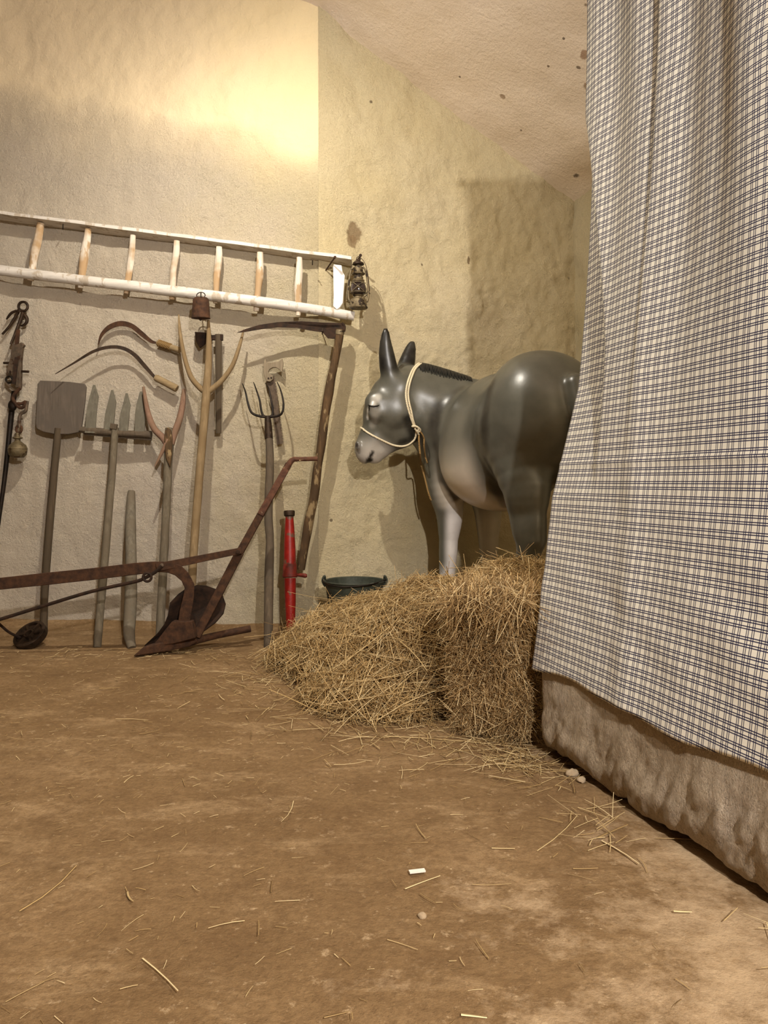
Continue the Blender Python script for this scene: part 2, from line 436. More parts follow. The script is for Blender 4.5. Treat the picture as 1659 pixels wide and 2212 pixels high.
NW1=Vector((-0.09,-1,0)).normalized(); NW2=Vector((0.3057,-1,0)).normalized()
ceil_e=Vector((1.42,0.434,-0.86)); ceil_d=Vector((0.3,-0.95,0.1))
P1=Vector((-0.367,4.38,3.55))
def ceilz(x,y):
    nrm=ceil_e.cross(ceil_d); return P1.z-(nrm.x*(x-P1.x)+nrm.y*(y-P1.y))/nrm.z
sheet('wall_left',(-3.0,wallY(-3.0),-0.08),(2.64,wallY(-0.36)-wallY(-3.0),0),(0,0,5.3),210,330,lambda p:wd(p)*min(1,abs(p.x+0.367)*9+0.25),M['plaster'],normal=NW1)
sheet('wall_back',(-0.375,wallY(-0.375)+0.0,-0.08),(1.9,1.9*0.3057,0),(0,0,3.9),170,320,lambda p:wd2(p)*min(1,abs(p.x+0.367)*5+0.15)+0.012*math.exp(-((p.x+0.3)*9)**2),M['rockwall'],normal=NW2)
sheet('wall_right',(1.17,4.98,-0.08),(0.75,-2.3,0),(0,0,3.2),60,80,wd2,M['rockwall'],normal=(-1,-0.3,0))
def cdisp(p): return 0.03*fb(p,1.4,3)+0.008*fb(p,8,3)
c0=Vector((-3.2,5.6,0)); 
v=[];nu,nv=150,190
for j in range(nv+1):
    for i in range(nu+1):
        x=-3.2+5.8*i/nu; y=5.6-9.8*j/nv; z=ceilz(x,y); p=Vector((x,y,z)); v.append(p+Vector((0,0,1))*cdisp(p))
I,J=np.meshgrid(np.arange(nu),np.arange(nv)); a=(J*(nu+1)+I).ravel()
o=raw('ceiling',np.array([tuple(p) for p in v]),np.stack([a,a+nu+1,a+nu+2,a+1],1),M['ceilrock'],origin=(0,2,3.9)); o['kind']='structure'
def fdisp(p): return 0.006*fb(p,2.0,3)+0.0025*fb(p,11,3)+0.035*max(0,(p.y-(wallY(p.x)-0.16))/0.16)**2*(1 if p.x<0 else 0.3)
sheet('floor',(-3.2,-4.1,0),(5.8,0,0),(0,9.4,0),230,380,fdisp,M['floor'],normal=(0,0,1))
sheet('wall_side',(-3.0,-4.1,-0.08),(0,8.8,0),(0,0,5.6),60,60,wd,M['darkrock'],normal=(1,0,0))
sheet('wall_front',(-3.2,-4.0,-0.08),(5.8,0,0),(0,0,6.0),60,60,wd,M['darkrock'],normal=(0,1,0))
sheet('wall_alcove',(2.1,-4.1,-0.08),(0,7.5,0),(0,0,4.6),50,50,wd,M['rockwall'],normal=(-1,0,0))

# ------------------------------------------------------------------ hewn block and curtain
T=Vector((0.293,-0.956,0)); NN=Vector((-0.956,-0.293,0)); Q0=Vector((0.505,2.43,0))
def slab():
    L=1.75; nu=220; prof=[]   # profile: (depth towards the room, z)
    prof += [(-0.16,-0.03),(-0.075,-0.03),(-0.07,0.0)]
    nz=46
    prof2=[(0.0,z) for z in np.linspace(0.03,0.33,nz)]
    prof=prof+[(-0.03,0.018)]+prof2+[(-0.02,0.352)]+[(-0.06,0.36),(-0.16,0.36)]
    m=len(prof); V=np.empty(((nu+1)*m,3),np.float32)
    for i in range(nu+1):
        s=L*i/nu
        low=0.022*(fb((s*3.2,1.1,0),1,3))+0.012*fb((s*13,4,0),1,2)-0.008
        for j,(d,z) in enumerate(prof):
            if d>-0.05 and z<0.1:
                zz=z+max(-0.020,low)*(1-max(0,(z-0.03)/0.08)); 
            else: zz=z
            q=Q0+T*s+Vector((0,0,zz)); e=min(1,s/0.05)
            dd=d
            if d>-0.03: tp=max(0,min(1,(0.26-zz)/0.12)); dd=d+0.034+0.011*(0.1+0.9*tp)*fb(q,4.5,4)+(0.002+0.006*tp)*fb(Vector((q.x,q.y*1.0+q.z*.6,q.z*.4)),22,3)-0.05*(1-e)**2-0.02*max(0,1-(zz-0.03)/0.07)**2
            if j>=3 and s<0.001: dd=d-0.05
            V[i*m+j]=Q0+T*(s-0.006*mn.noise(Vector((zz*14,3,0)))*(1-e))+NN*(dd-0.004)+Vector((0,0,zz))
    I,J=np.meshgrid(np.arange(nu),np.arange(m-1),indexing='ij'); a=(I*m+J).ravel()
    f=np.stack([a,a+1,a+m+1,a+m],1)
    # back: close ends with thin quads
    extra=[]
    for e in (0,nu*m):
        for j in range((m-1)//2):
            extra.append((e+j,e+j+1,e+m-2-j,e+m-1-j))
    bk=[(i*m+m-1,i*m,(i+1)*m,(i+1)*m+m-1) for i in range(nu)]
    f=np.concatenate([f,np.array(extra),np.array(bk)])
    o=raw('stone_block',V,f,M['slab'],origin=tuple(Q0+T*0.8))
    tag(o,'rough hewn pale stone block low wall under the checked curtain','stone block')
slab()
def curtain():
    Z0,Z1=0.262,2.56; ns,nz=340,260; S=1.72
    sv=[S*i/ns for i in range(ns+1)]
    V=np.empty(((ns+1)*(nz+1),3),np.float32); UV=np.empty(((ns+1)*(nz+1),2),np.float32)
    for j in range(nz+1):
        q=j/nz; u=0; prev=None
        for i,s in enumerate(sv):
            z=Z0+(Z1-Z0)*q+ (0.012*math.sin(s*7)-0.004*math.sin(s*19+1)+0.0175*s)*(1-q)**3
            qq=min(1,max(0,(z-0.25)/2.12))
            d=0.043-0.184*(1-(1-qq)**1.7)
            A=min(1,max(0,(z-0.75)/1.1)); A=A*A*(3-2*A)
            # big fold near the right, pleat in the middle, turned edge on the left
            d+=A*0.036*(math.tanh((s-0.63-0.05*math.sin(z*1.3))/0.045)-1)*0.5
            d+=A*0.036*0.5
            d+=A*0.006*math.tanh((s-0.37)/0.006)*math.exp(-((s-0.37)/0.10)**2)
            d+=A*0.004*math.sin(s*2*math.pi/0.30+z*0.5)
            d+=0.004*math.sin(s*2*math.pi/0.17+z*2.1+1)*(0.15+0.6*A)
            d+=0.008*math.exp(-((s-0.50+0.1*z)/0.05)**2)+0.02*math.exp(-((s-1.05)/0.1)**2)*A
            E=min(1,max(0,(2.08-z)/0.25))*min(1,max(0,(z-0.80)/0.35)); sr=0.25*(2.0-z)*(1 if z>1.25 else max(0.0,1-(1.25-z)*0.6))
            d-=E*(0.030+0.10*max(0,sr-s))/(1+math.exp(max(-40,min(40,(s-sr)/0.005))))
            # wrinkles lying across near the hem
            wv=mn.noise(Vector((s*1.6,0,z*9+s*5.5)))
            d+=0.011*wv*max(0,1-(z-0.25)/0.75)*min(1,max(0.1,(z-0.33)/0.2)) if True else 0+0.0025*mn.noise(Vector((s*9,2,z*7)))
            if abs(z-0.905)<0.03: d+=0.003*math.exp(-((z-0.905)/0.006)**2)
            s_eff=s
            p=Q0+T*s_eff+NN*d+Vector((0,0,z))
            if prev is not None: u+=(Vector((p.x,p.y,0))-Vector((prev.x,prev.y,0))).length
            prev=p
            k=j*(ns+1)+i; V[k]=p; UV[k]=(u,z)
    I,J=np.meshgrid(np.arange(ns),np.arange(nz)); a=(J*(ns+1)+I).ravel()
    f=np.stack([a,a+1,a+ns+2,a+ns+1],1)
    o=raw('curtain',V,f,M['cloth'],origin=tuple(Q0+T*0.8+Vector((0,0,0.26))))
    me=o.data; uvl=me.uv_layers.new(name='UVMap'); li=np.empty(len(me.loops),np.int32); me.loops.foreach_get('vertex_index',li)
    uvl.data.foreach_set('uv',UV[li].ravel())
    sm=o.modifiers.new('thick','SOLIDIFY'); sm.thickness=0.0014; sm.offset=0
    tag(o,'long cream curtain checked with navy double lines, hanging over the stone block','curtain')
    r=MB(); r.tube([Q0+T*-0.1+NN*-0.14+Vector((0,0,2.575)),Q0+T*1.78+NN*-0.12+Vector((0,0,2.575))],0.014,12,sub=1)
    rr=r.build('curtain_rod',M['iron']); tag(rr,'dark iron rod the checked curtain hangs from','rod')
curtain()

# ------------------------------------------------------------------ straw
def strands(pos,dirs,length,width,curl,rngs,normal=None):
    """vectorised bent three-sided stalks. pos (n,3) start points, dirs (n,3) unit"""
    n=len(pos); K=4
    side=np.cross(dirs,np.array([0,0,1.0])+rngs.normal(0,0.2,(n,3))); side/=np.linalg.norm(side,axis=1,keepdims=True)+1e-9
    up=np.cross(side,dirs)
    V=np.empty((n,K,3,3),np.float32)
    b=rngs.normal(0,1,(n,1))*curl; b2=rngs.normal(0,1,(n,1))*curl
    for k in range(K):
        t=k/(K-1)
        c=pos+dirs*(length[:,None]*t)+side*(b*length[:,None]*(t*t))+up*(b2*length[:,None]*(t*t)*0.6)
        w=width*(1-0.35*t)
        for q in range(3):
            a=2*math.pi*q/3+0.5
            V[:,k,q]=c+side*(math.cos(a)*w[:,None])+up*(math.sin(a)*w[:,None]*0.6)
    base=(np.arange(n)*K*3)[:,None]; F=[]
    for k in range(K-1):
        for q in range(3):
            l=(q+1)%3; F.append(base+np.array([k*3+q,k*3+l,(k+1)*3+l,(k+1)*3+q]))
    return V.reshape(-1,3),np.concatenate(F)
BL0=np.array([0.488,2.47]); BLn=np.array([0.38,0.925]); BLw=np.array([-0.925,0.38])   # bale corner, long axis, short axis
BH=0.475; BWID=0.29; BLEN=0.86
def heap_h(x,y):
    """height of the loose heap"""
    def dome(cx,cy,rx,ry,h,p=0.8,rot=0.0):
        c,s=math.cos(rot),math.sin(rot); dx,dy=x-cx,y-cy
        u=(dx*c+dy*s)/rx; v=(-dx*s+dy*c)/ry; r=np.clip(1-(u*u+v*v),0,1); return h*r**p
    a=dome(0.03,3.50,0.46,0.58,0.30,0.62)
    b=dome(0.22,3.24,0.36,0.50,0.42,0.6)
    c=dome(0.55,3.16,0.40,0.46,0.50,0.45)
    d=dome(-0.10,3.62,0.44,0.42,0.22,0.7)
    e=dome(0.02,3.04,0.34,0.36,0.17,0.8)
    h=np.maximum.reduce([a,b,c,d,e])
    st=np.exp(12*np.stack([a,b,c,d,e])*1.0).sum(0); h2=np.log(st-4+1e-6)/12
    return np.where(h>0.002,np.maximum(h,h2*0.9),0)
def heap():
    nx,ny=170,150; x0,x1,y0,y1=-0.55,1.0,2.5,4.05
    X,Y=np.meshgrid(np.linspace(x0,x1,nx),np.linspace(y0,y1,ny)); H=heap_h(X,Y)
    nz=np.array([mn.fractal(Vector((x*9,y*9,0)),0.9,2,3) for x,y in zip(X.ravel(),Y.ravel())]).reshape(X.shape)
    H=H*(1+0.09*nz)-0.020
    V=np.stack([X,Y,H],-1).reshape(-1,3); I,J=np.meshgrid(np.arange(nx-1),np.arange(ny-1)); a=(J*nx+I).ravel()
    F=np.stack([a,a+1,a+nx+1,a+nx],1); keep=(V[F][:,:,2].max(1)>-0.008); F=F[keep]
    core=raw('straw_heap',V,F,M['straw_core'],origin=(0.1,3.2,0))
    tag(core,'loose golden straw heap sloping down beside the bale and in front of the bucket','straw',None,'stuff')
    # stalks
    n=21000; xs=rng.uniform(-0.6,0.98,n*4); ys=rng.uniform(2.45,4.0,n*4); hh=heap_h(xs,ys)
    ok=hh>0.004; xs,ys,hh=xs[ok][:n],ys[ok][:n],hh[ok][:n]; n=len(xs)
    e=0.01; gx=(heap_h(xs+e,ys)-heap_h(xs-e,ys))/(2*e); gy=(heap_h(xs,ys+e)-heap_h(xs,ys-e))/(2*e)
    nv=np.stack([-gx,-gy,np.ones(n)],1); nv/=np.linalg.norm(nv,axis=1,keepdims=True)
    th=rng.uniform(0,2*np.pi,n); d=np.stack([np.cos(th),np.sin(th),np.zeros(n)],1)
    d-=nv*(d*nv).sum(1,keepdims=True); d+=nv*rng.normal(0.05,0.20,(n,1)); d+=np.array([-0.15,-0.25,-0.1])*rng.uniform(0,1,(n,1)); d/=np.linalg.norm(d,axis=1,keepdims=True)
    L=rng.gamma(3.2,0.028,n)+0.03; pos=np.stack([xs,ys,hh],1)+nv*rng.uniform(-0.012,0.026,(n,1))-d*L[:,None]*0.5
    pos[:,2]=np.maximum(pos[:,2],0.004); d[:,2]=np.where(pos[:,2]+d[:,2]*L<0.004,(0.004-pos[:,2])/L,d[:,2])
    w=rng.uniform(0.0008,0.0023,n)
    big=rng.random(n)<0.045; L=np.where(big,rng.uniform(0.14,0.34,n),L); w=np.where(big,rng.uniform(0.0018,0.0029,n),w)
    pos=pos+nv*(big*rng.uniform(0.0,0.02,n))[:,None]; d[:,2]=np.where(big,np.minimum(d[:,2],0.05),d[:,2])
    V,F=strands(pos,d,L,w,0.14,rng)
    s=raw('straw_stalks',V,F,M['straw'],origin=(0.1,3.2,0),smooth=False); s.parent=core; s.location=(0,0,0); s['kind']='stuff'
heap()
def bale():
    g=MB(); nu,nv=26,18
    c2=BL0+BLn*BLEN/2+BLw*BWID/2
    # packed core with rounded, ragged faces
    vs=[];fs=[]
    n=20
    def pt(a,b,c):   # -1..1
        q=np.array([a,b,c]); r=np.linalg.norm(q,8)+1e-9; q=q/max(np.linalg.norm(q,14),1e-9)*max(abs(a),abs(b),abs(c))
        p=c2+BLn*q[0]*BLEN/2*0.98+BLw*q[1]*BWID/2*0.97; z=BH/2*(1+q[2]*0.98)
        v=Vector((p[0],p[1],z)); dn=0.014*fb(v,11,3); out=Vector((BLn[0]*a+BLw[0]*b,BLn[1]*a+BLw[1]*b,c*0.5)).normalized()
        return v+out*dn
    mb=MB()
    for ax in range(3):
        for sg in (-1,1):
            vv=[];ff=[]
            for i in range(n+1):
                for j in range(n+1):
                    a=[0,0,0]; a[ax]=sg; a[(ax+1)%3]=-1+2*i/n; a[(ax+2)%3]=-1+2*j/n; vv.append(pt(*a))
            for i in range(n):
                for j in range(n): k=i*(n+1)+j; ff.append((k,k+1,k+n+2,k+n+1))
            mb.add(vv,ff)
    core=mb.build('straw_bale',M['straw_core'],origin=(c2[0],c2[1],0))
    tag(core,'upright block of straw bale standing against the left end of the stone block','bale')
    # stalks on front, right side, left side, top
    n=17000; face=rng.choice(5,n,p=[0.30,0.22,0.18,0.25,0.05]); a=rng.uniform(-1,1,n); b=rng.uniform(-1,1,n)
    L3=np.array([BLEN/2,BWID/2,BH/2]); ax=np.array([[BLn[0],BLn[1],0],[BLw[0],BLw[1],0],[0,0,1.0]])
    nrm=np.zeros((n,3)); pos=np.zeros((n,3)); cen=np.array([c2[0],c2[1],BH/2])
    spec={0:(0,-1,1,2),1:(1,-1,0,2),2:(1,1,0,2),3:(2,1,0,1),4:(0,1,1,2)}
    for k,(fa,sg,i,j) in spec.items():
        m=face==k; nrm[m]=ax[fa]*sg; pos[m]=cen+ax[fa]*sg*L3[fa]+a[m,None]*ax[i]*L3[i]+b[m,None]*ax[j]*L3[j]
    # round off the corners
    rel=pos-cen; loc=rel@ax.T/L3; q=np.linalg.norm(loc,9,axis=1,ord=None) if False else (np.abs(loc)**9).sum(1)**(1/9)
    loc=loc/q[:,None]; pos=cen+(loc*L3)@ax
    d=rng.normal(0,1,(n,3)); d[:,2]-=0.25*(face!=3); d-=nrm*(d*nrm).sum(1,keepdims=True); d/=np.linalg.norm(d,axis=1,keepdims=True)+1e-9
    d+=nrm*rng.normal(0.12,0.28,(n,1)); d/=np.linalg.norm(d,axis=1,keepdims=True)
    L=rng.gamma(3.2,0.018,n)+0.02; pos=pos+nrm*rng.uniform(-0.012,0.016,(n,1))-d*L[:,None]*0.4
    pos[:,2]=np.maximum(pos[:,2],0.004); d[:,2]=np.where(pos[:,2]+d[:,2]*L<0.004,(0.004-pos[:,2])/L,d[:,2])
    # longer stalks spilling over the top front edge
    k=900; a=rng.uniform(-1,1,k); e=rng.uniform(-0.12,0.16,k)
    p2=np.stack([BL0[0]+BLn[0]*e+BLw[0]*BWID*(a+1)/2,BL0[1]+BLn[1]*e+BLw[1]*BWID*(a+1)/2,BH+0.01+rng.uniform(-0.03,0.02,k)-0.15*np.maximum(0,-e)],1)
    d2=np.stack([-BLn[0]*0.5+rng.normal(0,0.6,k),-BLn[1]*0.7+rng.normal(0,0.5,k),rng.normal(-0.45,0.4,k)],1); d2/=np.linalg.norm(d2,axis=1,keepdims=True)
    pos=np.concatenate([pos,p2-d2*0.05]); d=np.concatenate([d,d2]); L=np.concatenate([L,rng.uniform(0.06,0.2,k)])
    n+=k; V,F=strands(pos,d,L,rng.uniform(0.0007,0.0020,n),0.2,rng)
    s=raw('straw_stalks',V,F,M['straw_bale'],origin=(c2[0],c2[1],0),smooth=False); s.parent=core; s.location=(0,0,0); s['kind']='stuff'
bale()
def litter():
    pos=[];L=[];ang=[];W_=[]
    def sc(n,f,lo,hi,wd=(0.0009,0.0018)):
        for _ in range(n):
            x,y=f(); pos.append((x,y)); L.append(random.uniform(lo,hi)); ang.append(random.uniform(0,math.pi*2)); W_.append(random.uniform(*wd))
    def around(cx,cy,rx,ry):
        return lambda:(random.gauss(cx,rx),random.gauss(cy,ry))
    sc(420,around(0.10,2.75,0.26,0.16),0.02,0.15); sc(260,around(0.44,2.33,0.10,0.10),0.03,0.15)
    sc(300,around(-0.42,3.35,0.2,0.2),0.02,0.12); sc(160,around(0.3,2.45,0.2,0.12),0.02,0.14)
    sc(34,around(0.52,1.9,0.05,0.10),0.03,0.12); sc(12,around(0.75,1.45,0.06,0.06),0.03,0.1)
    sc(700,lambda:(random.uniform(-2.2,0.5),random.uniform(1.0,3.9)),0.006,0.03,(0.0006,0.0012))
    sc(190,lambda:(random.uniform(-2.0,0.6),random.uniform(1.1,3.8)),0.02,0.07,(0.0007,0.0014))
    sc(420,around(-1.0,2.6,0.4,0.7),0.006,0.03,(0.0006,0.0012)); sc(160,around(-1.2,3.75,0.6,0.08),0.01,0.07)
    n=len(pos)
    # a few long stalks exactly where they lie
    big=[((42,1968),(188,1890),.0028),((275,1927),(276,1955),.003),((1160,1838),(1262,1776),.002),((875,1920),(948,1890),.002),((308,2070),(400,2140),.0022),((996,2192),(1052,2198),.003),((1238,1876),(1292,1879),.0022),((1062,1832),(1112,1834),.0022),((634,1730),(628,1785),.0015),((908,1930),(940,1952),.002),((1455,1968),(1495,1972),.003),((1020,1910),(1105,1917),.0012),((700,2198),(755,2186),.002),((400,1412),(560,1404),.002),((215,1487),(258,1487),.003),((250,1553),(360,1548),.0025),((300,1586),(345,1580),.0025),((690,1480),(865,1440),.0028),((830,1590),(1080,1600),.003),((1290,1810),(1350,1782),.003),((1300,1816),(1392,1862),.0025)]
    P_=[];D=[];LL=[];WW=[]
    for (x,y),l,a,w in zip(pos,L,ang,W_):
        if x>0.5+0.3*(2.4-y)-0.03 or y>4.2: continue
        P_.append((x,y,0.006+random.random()*0.004)); D.append((math.cos(a),math.sin(a),random.uniform(-0.03,0.1))); LL.append(l); WW.append(w)
    for a,b,w in big:
        A=Fl(*a,z=0.006); B=Fl(*b,z=0.006); d=B-A; P_.append(tuple(A)); LL.append(d.length); D.append(tuple(d.normalized())); WW.append(w)
    V,F=strands(np.array(P_),np.array(D),np.array(LL),np.array(WW),0.10,rng)
    z=np.array([fdisp(Vector((a[0],a[1],0))) if False else 0 for a in V[:1]])
    o=raw('straw_litter',V,F,M['straw_litter'],origin=(0,2.6,0),smooth=False)
    tag(o,'scattered straw stalks lying all over the brown earth floor','straw',None,'stuff')
litter()
def scrap(px,py,px2,py2,w,label):
    A=Fl(px,py,0.006); B=Fl(px2,py2,0.006); m=MB(); d=(B-A); s=Vector((-d.y,d.x,0)).normalized()*w/2; u=Vector((0,0,0.003))
    mid=(A+B)/2+Vector((0,0,0.003))
    m.add([A-s,B-s,B+s,A+s,A-s+u,B-s+u,B+s+u,A+s+u],[(0,1,2,3),(7,6,5,4),(0,4,5,1),(1,5,6,2),(2,6,7,3),(3,7,4,0)])
    tag(m.build('paper_scrap',M['paper']),label,'paper')
scrap(884,1885,918,1881,0.012,'small white paper strip lying on the open floor below the straw')
for i,(px,py,r,lab) in enumerate([(1236,1678,0.016,'small grey stone chip at the near corner foot of the hewn block'),(1255,1690,0.011,'smallest grey stone chip lying beside the crack under the hewn block'),(912,1983,0.008,'tiny pale pebble on the bare floor below the paper strip')]):
    c=Fl(px,py); m=MB(); m.ell(c+Vector((0,0,r*0.6)),(r*1.2,r,r*0.8),None,12,8)
    m.v=[p+Vector((1,1,1))*0.25*r*mn.noise(p*90) for p in m.v]
    tag(m.build('stone_chip',M['stone']),lab,'stone')
# ------------------------------------------------------------------ tools along the wall
def px(v): return v*PX
def lean(p0,p1,g1):
    """handle standing on the floor at pixel p0 and leaning so that at pixel p1 it is g1 off the wall; returns depth function of py"""
    a=Fl(*p0); b=W(p1[0],p1[1],g1)
    def f(x,y):
        t=(y-p0[1])/(p1[1]-p0[1]); return P(x,y,a.y+(b.y-a.y)*t)
    return f
def ladder():
    g=0.075
    top=W(350,520,g); t=thing('ladder','long whitewashed wooden ladder hung sideways high on the wall above the tools','ladder',W(380,620,0.09))
    m=MB()
    A=W(-60,458,0.085); B=W(760,565,0.085)
    n=24; vs=[];
    ring=[(-0.040,0.018),(0.036,0.014),(0.040,0.0),(0.036,-0.014),(-0.040,-0.018)]  # (depth, height)
    ring=[(-0.062,-0.006),(-0.062,0.010),(-0.050,0.016),(0.05,0.014),(0.05,-0.012)]
    for i in range(n+1):
        c=A+(B-A)*(i/n)+Vector((0,0,0.004*mn.noise(Vector((i*0.5,0,0)))))
        for d,h in ring: vs.append(c+Vector((0,d,h*(1+0.2*mn.noise(Vector((i*.8,h*50,3)))))))
    k=len(ring); fs=[(i*k+a,i*k+(a+1)%k,(i+1)*k+(a+1)%k,(i+1)*k+a) for i in range(n) for a in range(k)]+[tuple(range(k)),tuple(n*k+a for a in range(k))]
    m.add(vs,fs); m.build('rail',M['white_wood'],t)
    m=MB(); m.tube([W(-60,576,0.10),W(0,584,0.10),(W(230,612,0.10)),W(400,632,0.10),W(600,657,0.10),W(765,683,0.10)],[px(13),px(12),px(12.5),px(12),px(12),px(10)],12,jit=0.12)
    m.build('rail',M['white_wood'],t)
    R=[(88,482,66,606,9.5),(190,494,173,622,9),(287,508,272,634,7.5),(382,520,371,647,7.5),(473,533,465,655,7.5),(562,545,553,672,8),(646,556,644,682,7.5)]
    for i,(x0,y0,x1,y1,r) in enumerate(R):
        m=MB(); a=W(x0,y0,0.085); b=W(x1,y1,0.085); mid=(a+b)/2+Vector((0.004*((i%3)-1),0,0))
        m.tube([a,a+(mid-a)*0.5+Vector((0.003,0,0)),mid,mid+(b-mid)*0.6,b],[px(r*0.8),px(r),px(r*1.05),px(r*0.9),px(r*0.7)],10,jit=0.2,seed=i,flat=0.8)
        m.build('rung',M['white_rung'],t)
    m=MB(); m.prism([W(720,572,0.10),W(738,574,0.10),W(740,588,0.10),(W(745,596,0.10)),W(741,655,0.10),W(735,664,0.10),W(728,670,0.10),W(720,662,0.10),W(721,640,0.10)],0.022)
    m.build('rung',M['white_board'],t,bevel=0.003,label='flat white painted board rung')
    for (x,y,r) in ((136,490,1),(675,567,1)):
        m=MB(); a=W(x,y,0.12); m.tube([W(x,y-6,0.15),W(x,y+5,0.09)],0.003,8,sub=1); m.build('nail',M['iron'],t)
ladder()
def spike(name,lab,cat,a,b,r,mat='rust'):
    m=MB(); m.tube([a,a+(b-a)*0.06,a+(b-a)*0.1,b],[r*1.5,r*1.5,r,r*0.8],8,sub=1)
    return tag(m.build(name,M[mat]),lab,cat)
spike('iron_spike','long rusty nail that holds up the top rail at the right end of the ladder','nail',W(724,555,0.19),W(703,585,0.0),px(1.9),'rust')
spike('iron_spike','rusty nail in the wall that carries the lantern','nail',W(779,551,0.14),W(768,574,-0.02),px(2.2),'rust_dark')

def lantern():
    g=0.16; c=W(774,666,g); u=Vector((0,0,1)); s=px(1)*0.98
    t=thing('storm_lantern','old tarnished oil lantern hanging from a nail at the right end of the ladder','lantern',c)
    def L(prof,mat,name,n=28,par=t):
        m=MB(); m.lathe(c,[(r*s,h*s) for r,h in prof],n); return m.build(name,M[mat],par)
    L([(20.5,0),(21,2),(20,4),(18.5,5),(18.5,16),(17.5,19),(14,21),(10,23),(9,26),(12,28),(12,29),(8,30)],'brass','base_tank')
    L([(11,30),(16,33),(18,42),(16.5,50),(12,58),(11,60)],'glass','globe')
    L([(5,30),(4,33),(3,36),(0,37)],'brass','burner')
    L([(13,59),(14,62),(11,64),(11,69),(9.5,70),(9.5,74),(14,75),(15,77),(10.5,80),(10.5,87),(9,92),(5,94),(5,96)],'brass','chimney')
    L([(7,96),(13,97),(12,101),(6,104),(4,107),(4,109),(0,110)],'iron','cap')
    for sg in (-1,1):
        m=MB(); m.tube([c+Vector((sg*19*s,0,14*s)),c+Vector((sg*22*s,0,26*s)),c+Vector((sg*21*s,0,55*s)),c+Vector((sg*17*s,0,82*s)),c+Vector((sg*10*s,0,92*s))],[2.6*s,2.6*s,2.3*s,2.2*s,2.2*s],10)
        m.build('side_tube',M['brass'],t)
    m=MB()
    for h,r in ((34,18.5),(56,15.5)): m.tube([c+Vector((r*s*math.cos(a),r*s*math.sin(a),h*s)) for a in [k*math.pi/6 for k in range(12)]],0.9*s,6,sub=2,closed=True)
    m.tube([c+Vector((-15*s,-12*s,34*s)),c+Vector((0,-20*s,45*s)),c+Vector((12*s,-13*s,56*s))],0.9*s,6)
    m.tube([c+Vector((15*s,-12*s,34*s)),c+Vector((0,-20.5*s,44*s)),c+Vector((-12*s,-13*s,56*s))],0.9*s,6)
    m.build('globe_guard',M['brass'],t)
    m=MB(); m.tube([c+Vector((-20*s,0,70*s)),c+Vector((-14*s,2*s,96*s)),c+Vector((2*s,3*s,113*s)),c+Vector((15*s,2*s,100*s)),c+Vector((22*s,0,70*s)),c+Vector((25*s,-1*s,38*s))],0.7*s,6); m.build('bail_handle',M['iron'],t)
    m=MB(); m.tube([c+Vector((14*s,0,26*s)),c+Vector((25*s,0,34*s))],0.9*s,6,sub=1); m.lathe(c+Vector((25*s,0,34*s)),[(2.6*s,-0.6*s),(2.6*s,0.6*s)],10,axis=(1,0,0.5)); m.build('wick_knob',M['iron'],t)
    m=MB(); m.tube([c+Vector((-4*s,0,108*s)),c+Vector((-3*s,0,113*s)),c+Vector((2*s,0,115*s)),c+Vector((5*s,0,112*s)),c+Vector((4*s,0,107*s))],0.9*s,6); m.build('hanging_ring',M['iron'],t)
lantern()

def cowbell():
    g=0.19; c=W(434,688,g); s=px(1)*0.96
    t=thing('cowbell','rusty brown cowbell hanging in front of the lower ladder rail','bell',c)
    m=MB(); m.lathe(c,[(19.5*s,0),(21.5*s,0.5*s),(20.6*s,5*s),(19*s,30*s),(18*s,43*s),(14*s,47*s),(0,48*s),(0,46.5*s),(13*s,45.5*s),(16.5*s,42*s),(18*s,8*s),(19*s,1*s),(19.5*s,0)],28,sy=0.72)
    m.build('body',M['rust'],t)
    m=MB(); m.tube([c+Vector((0,0,44*s)),c+Vector((-1*s,0,8*s))],1.4*s,8,sub=1); m.ell(c+Vector((-1*s,0,0)),(4*s,4*s,5*s)); m.build('clapper',M['rust_dark'],t)
    m=MB(); m.tube([c+Vector((0,0,52*s))+Vector((9.5*s*math.cos(a),2*s*math.sin(a),7.5*s*math.sin(a))) for a in [k*math.pi/5 for k in range(10)]],1.1*s,8,sub=3,closed=True); m.build('ring',M['rust_dark'],t)
cowbell()
spike('iron_spike','thin nail in the ladder rail behind the cowbell ring','nail',W(434,632,0.24),W(434,645,0.12),px(1.2),'iron')

def sickle(name,lab,pts,ws,hp,hr,mat,wraps,g0,g1):
    n=len(pts); t=thing(name,lab,'sickle',W(pts[n//2][0],pts[n//2][1],g0))
    m=MB(); P_=[W(x,y,g1+(g0-g1)*(i/(n-1))**0.6) for i,(x,y) in enumerate(pts)]
    m.ribbon(P_,[px(w) for w in ws],0.004,5,0.3); m.build('blade',M[mat],t)
    m=MB(); a=W(*hp[0],g0); b=W(*hp[1],g0); d=(b-a)
    m.tube([a,a+d*0.1,a+d*0.5,a+d*0.95,b],[px(hr*0.75),px(hr),px(hr*0.95),px(hr*1.05),px(hr*0.8)],12,jit=0.08)
    h=m.build('handle',M['cork_wood'],t)
    if wraps:
        m=MB(); dn=d.normalized(); x=dn.cross(Vector((0,1,0))).normalized(); y=x.cross(dn)
        pts=[]; N_=wraps*8
        for k in range(N_+1):
            aa=k/8*2*math.pi; pts.append(a+d*(0.04+0.55*k/N_)+x*math.cos(aa)*px(hr*1.05)+y*math.sin(aa)*px(hr*1.05))
        m.tube(pts,px(1.5),6,sub=1); m.build('binding',M['rope_dark'],h)
sickle('sickle','upper curved rusty sickle with a cord-bound handle hanging beside the tall three-tined fork',[(212,745),(219,724),(236,707),(260,699),(284,704),(306,721),(326,737),(341,741)],[1.5,7,11,12,11,11,8,3],[(339,740),(389,757)],7,'rust',9,0.045,0.05)
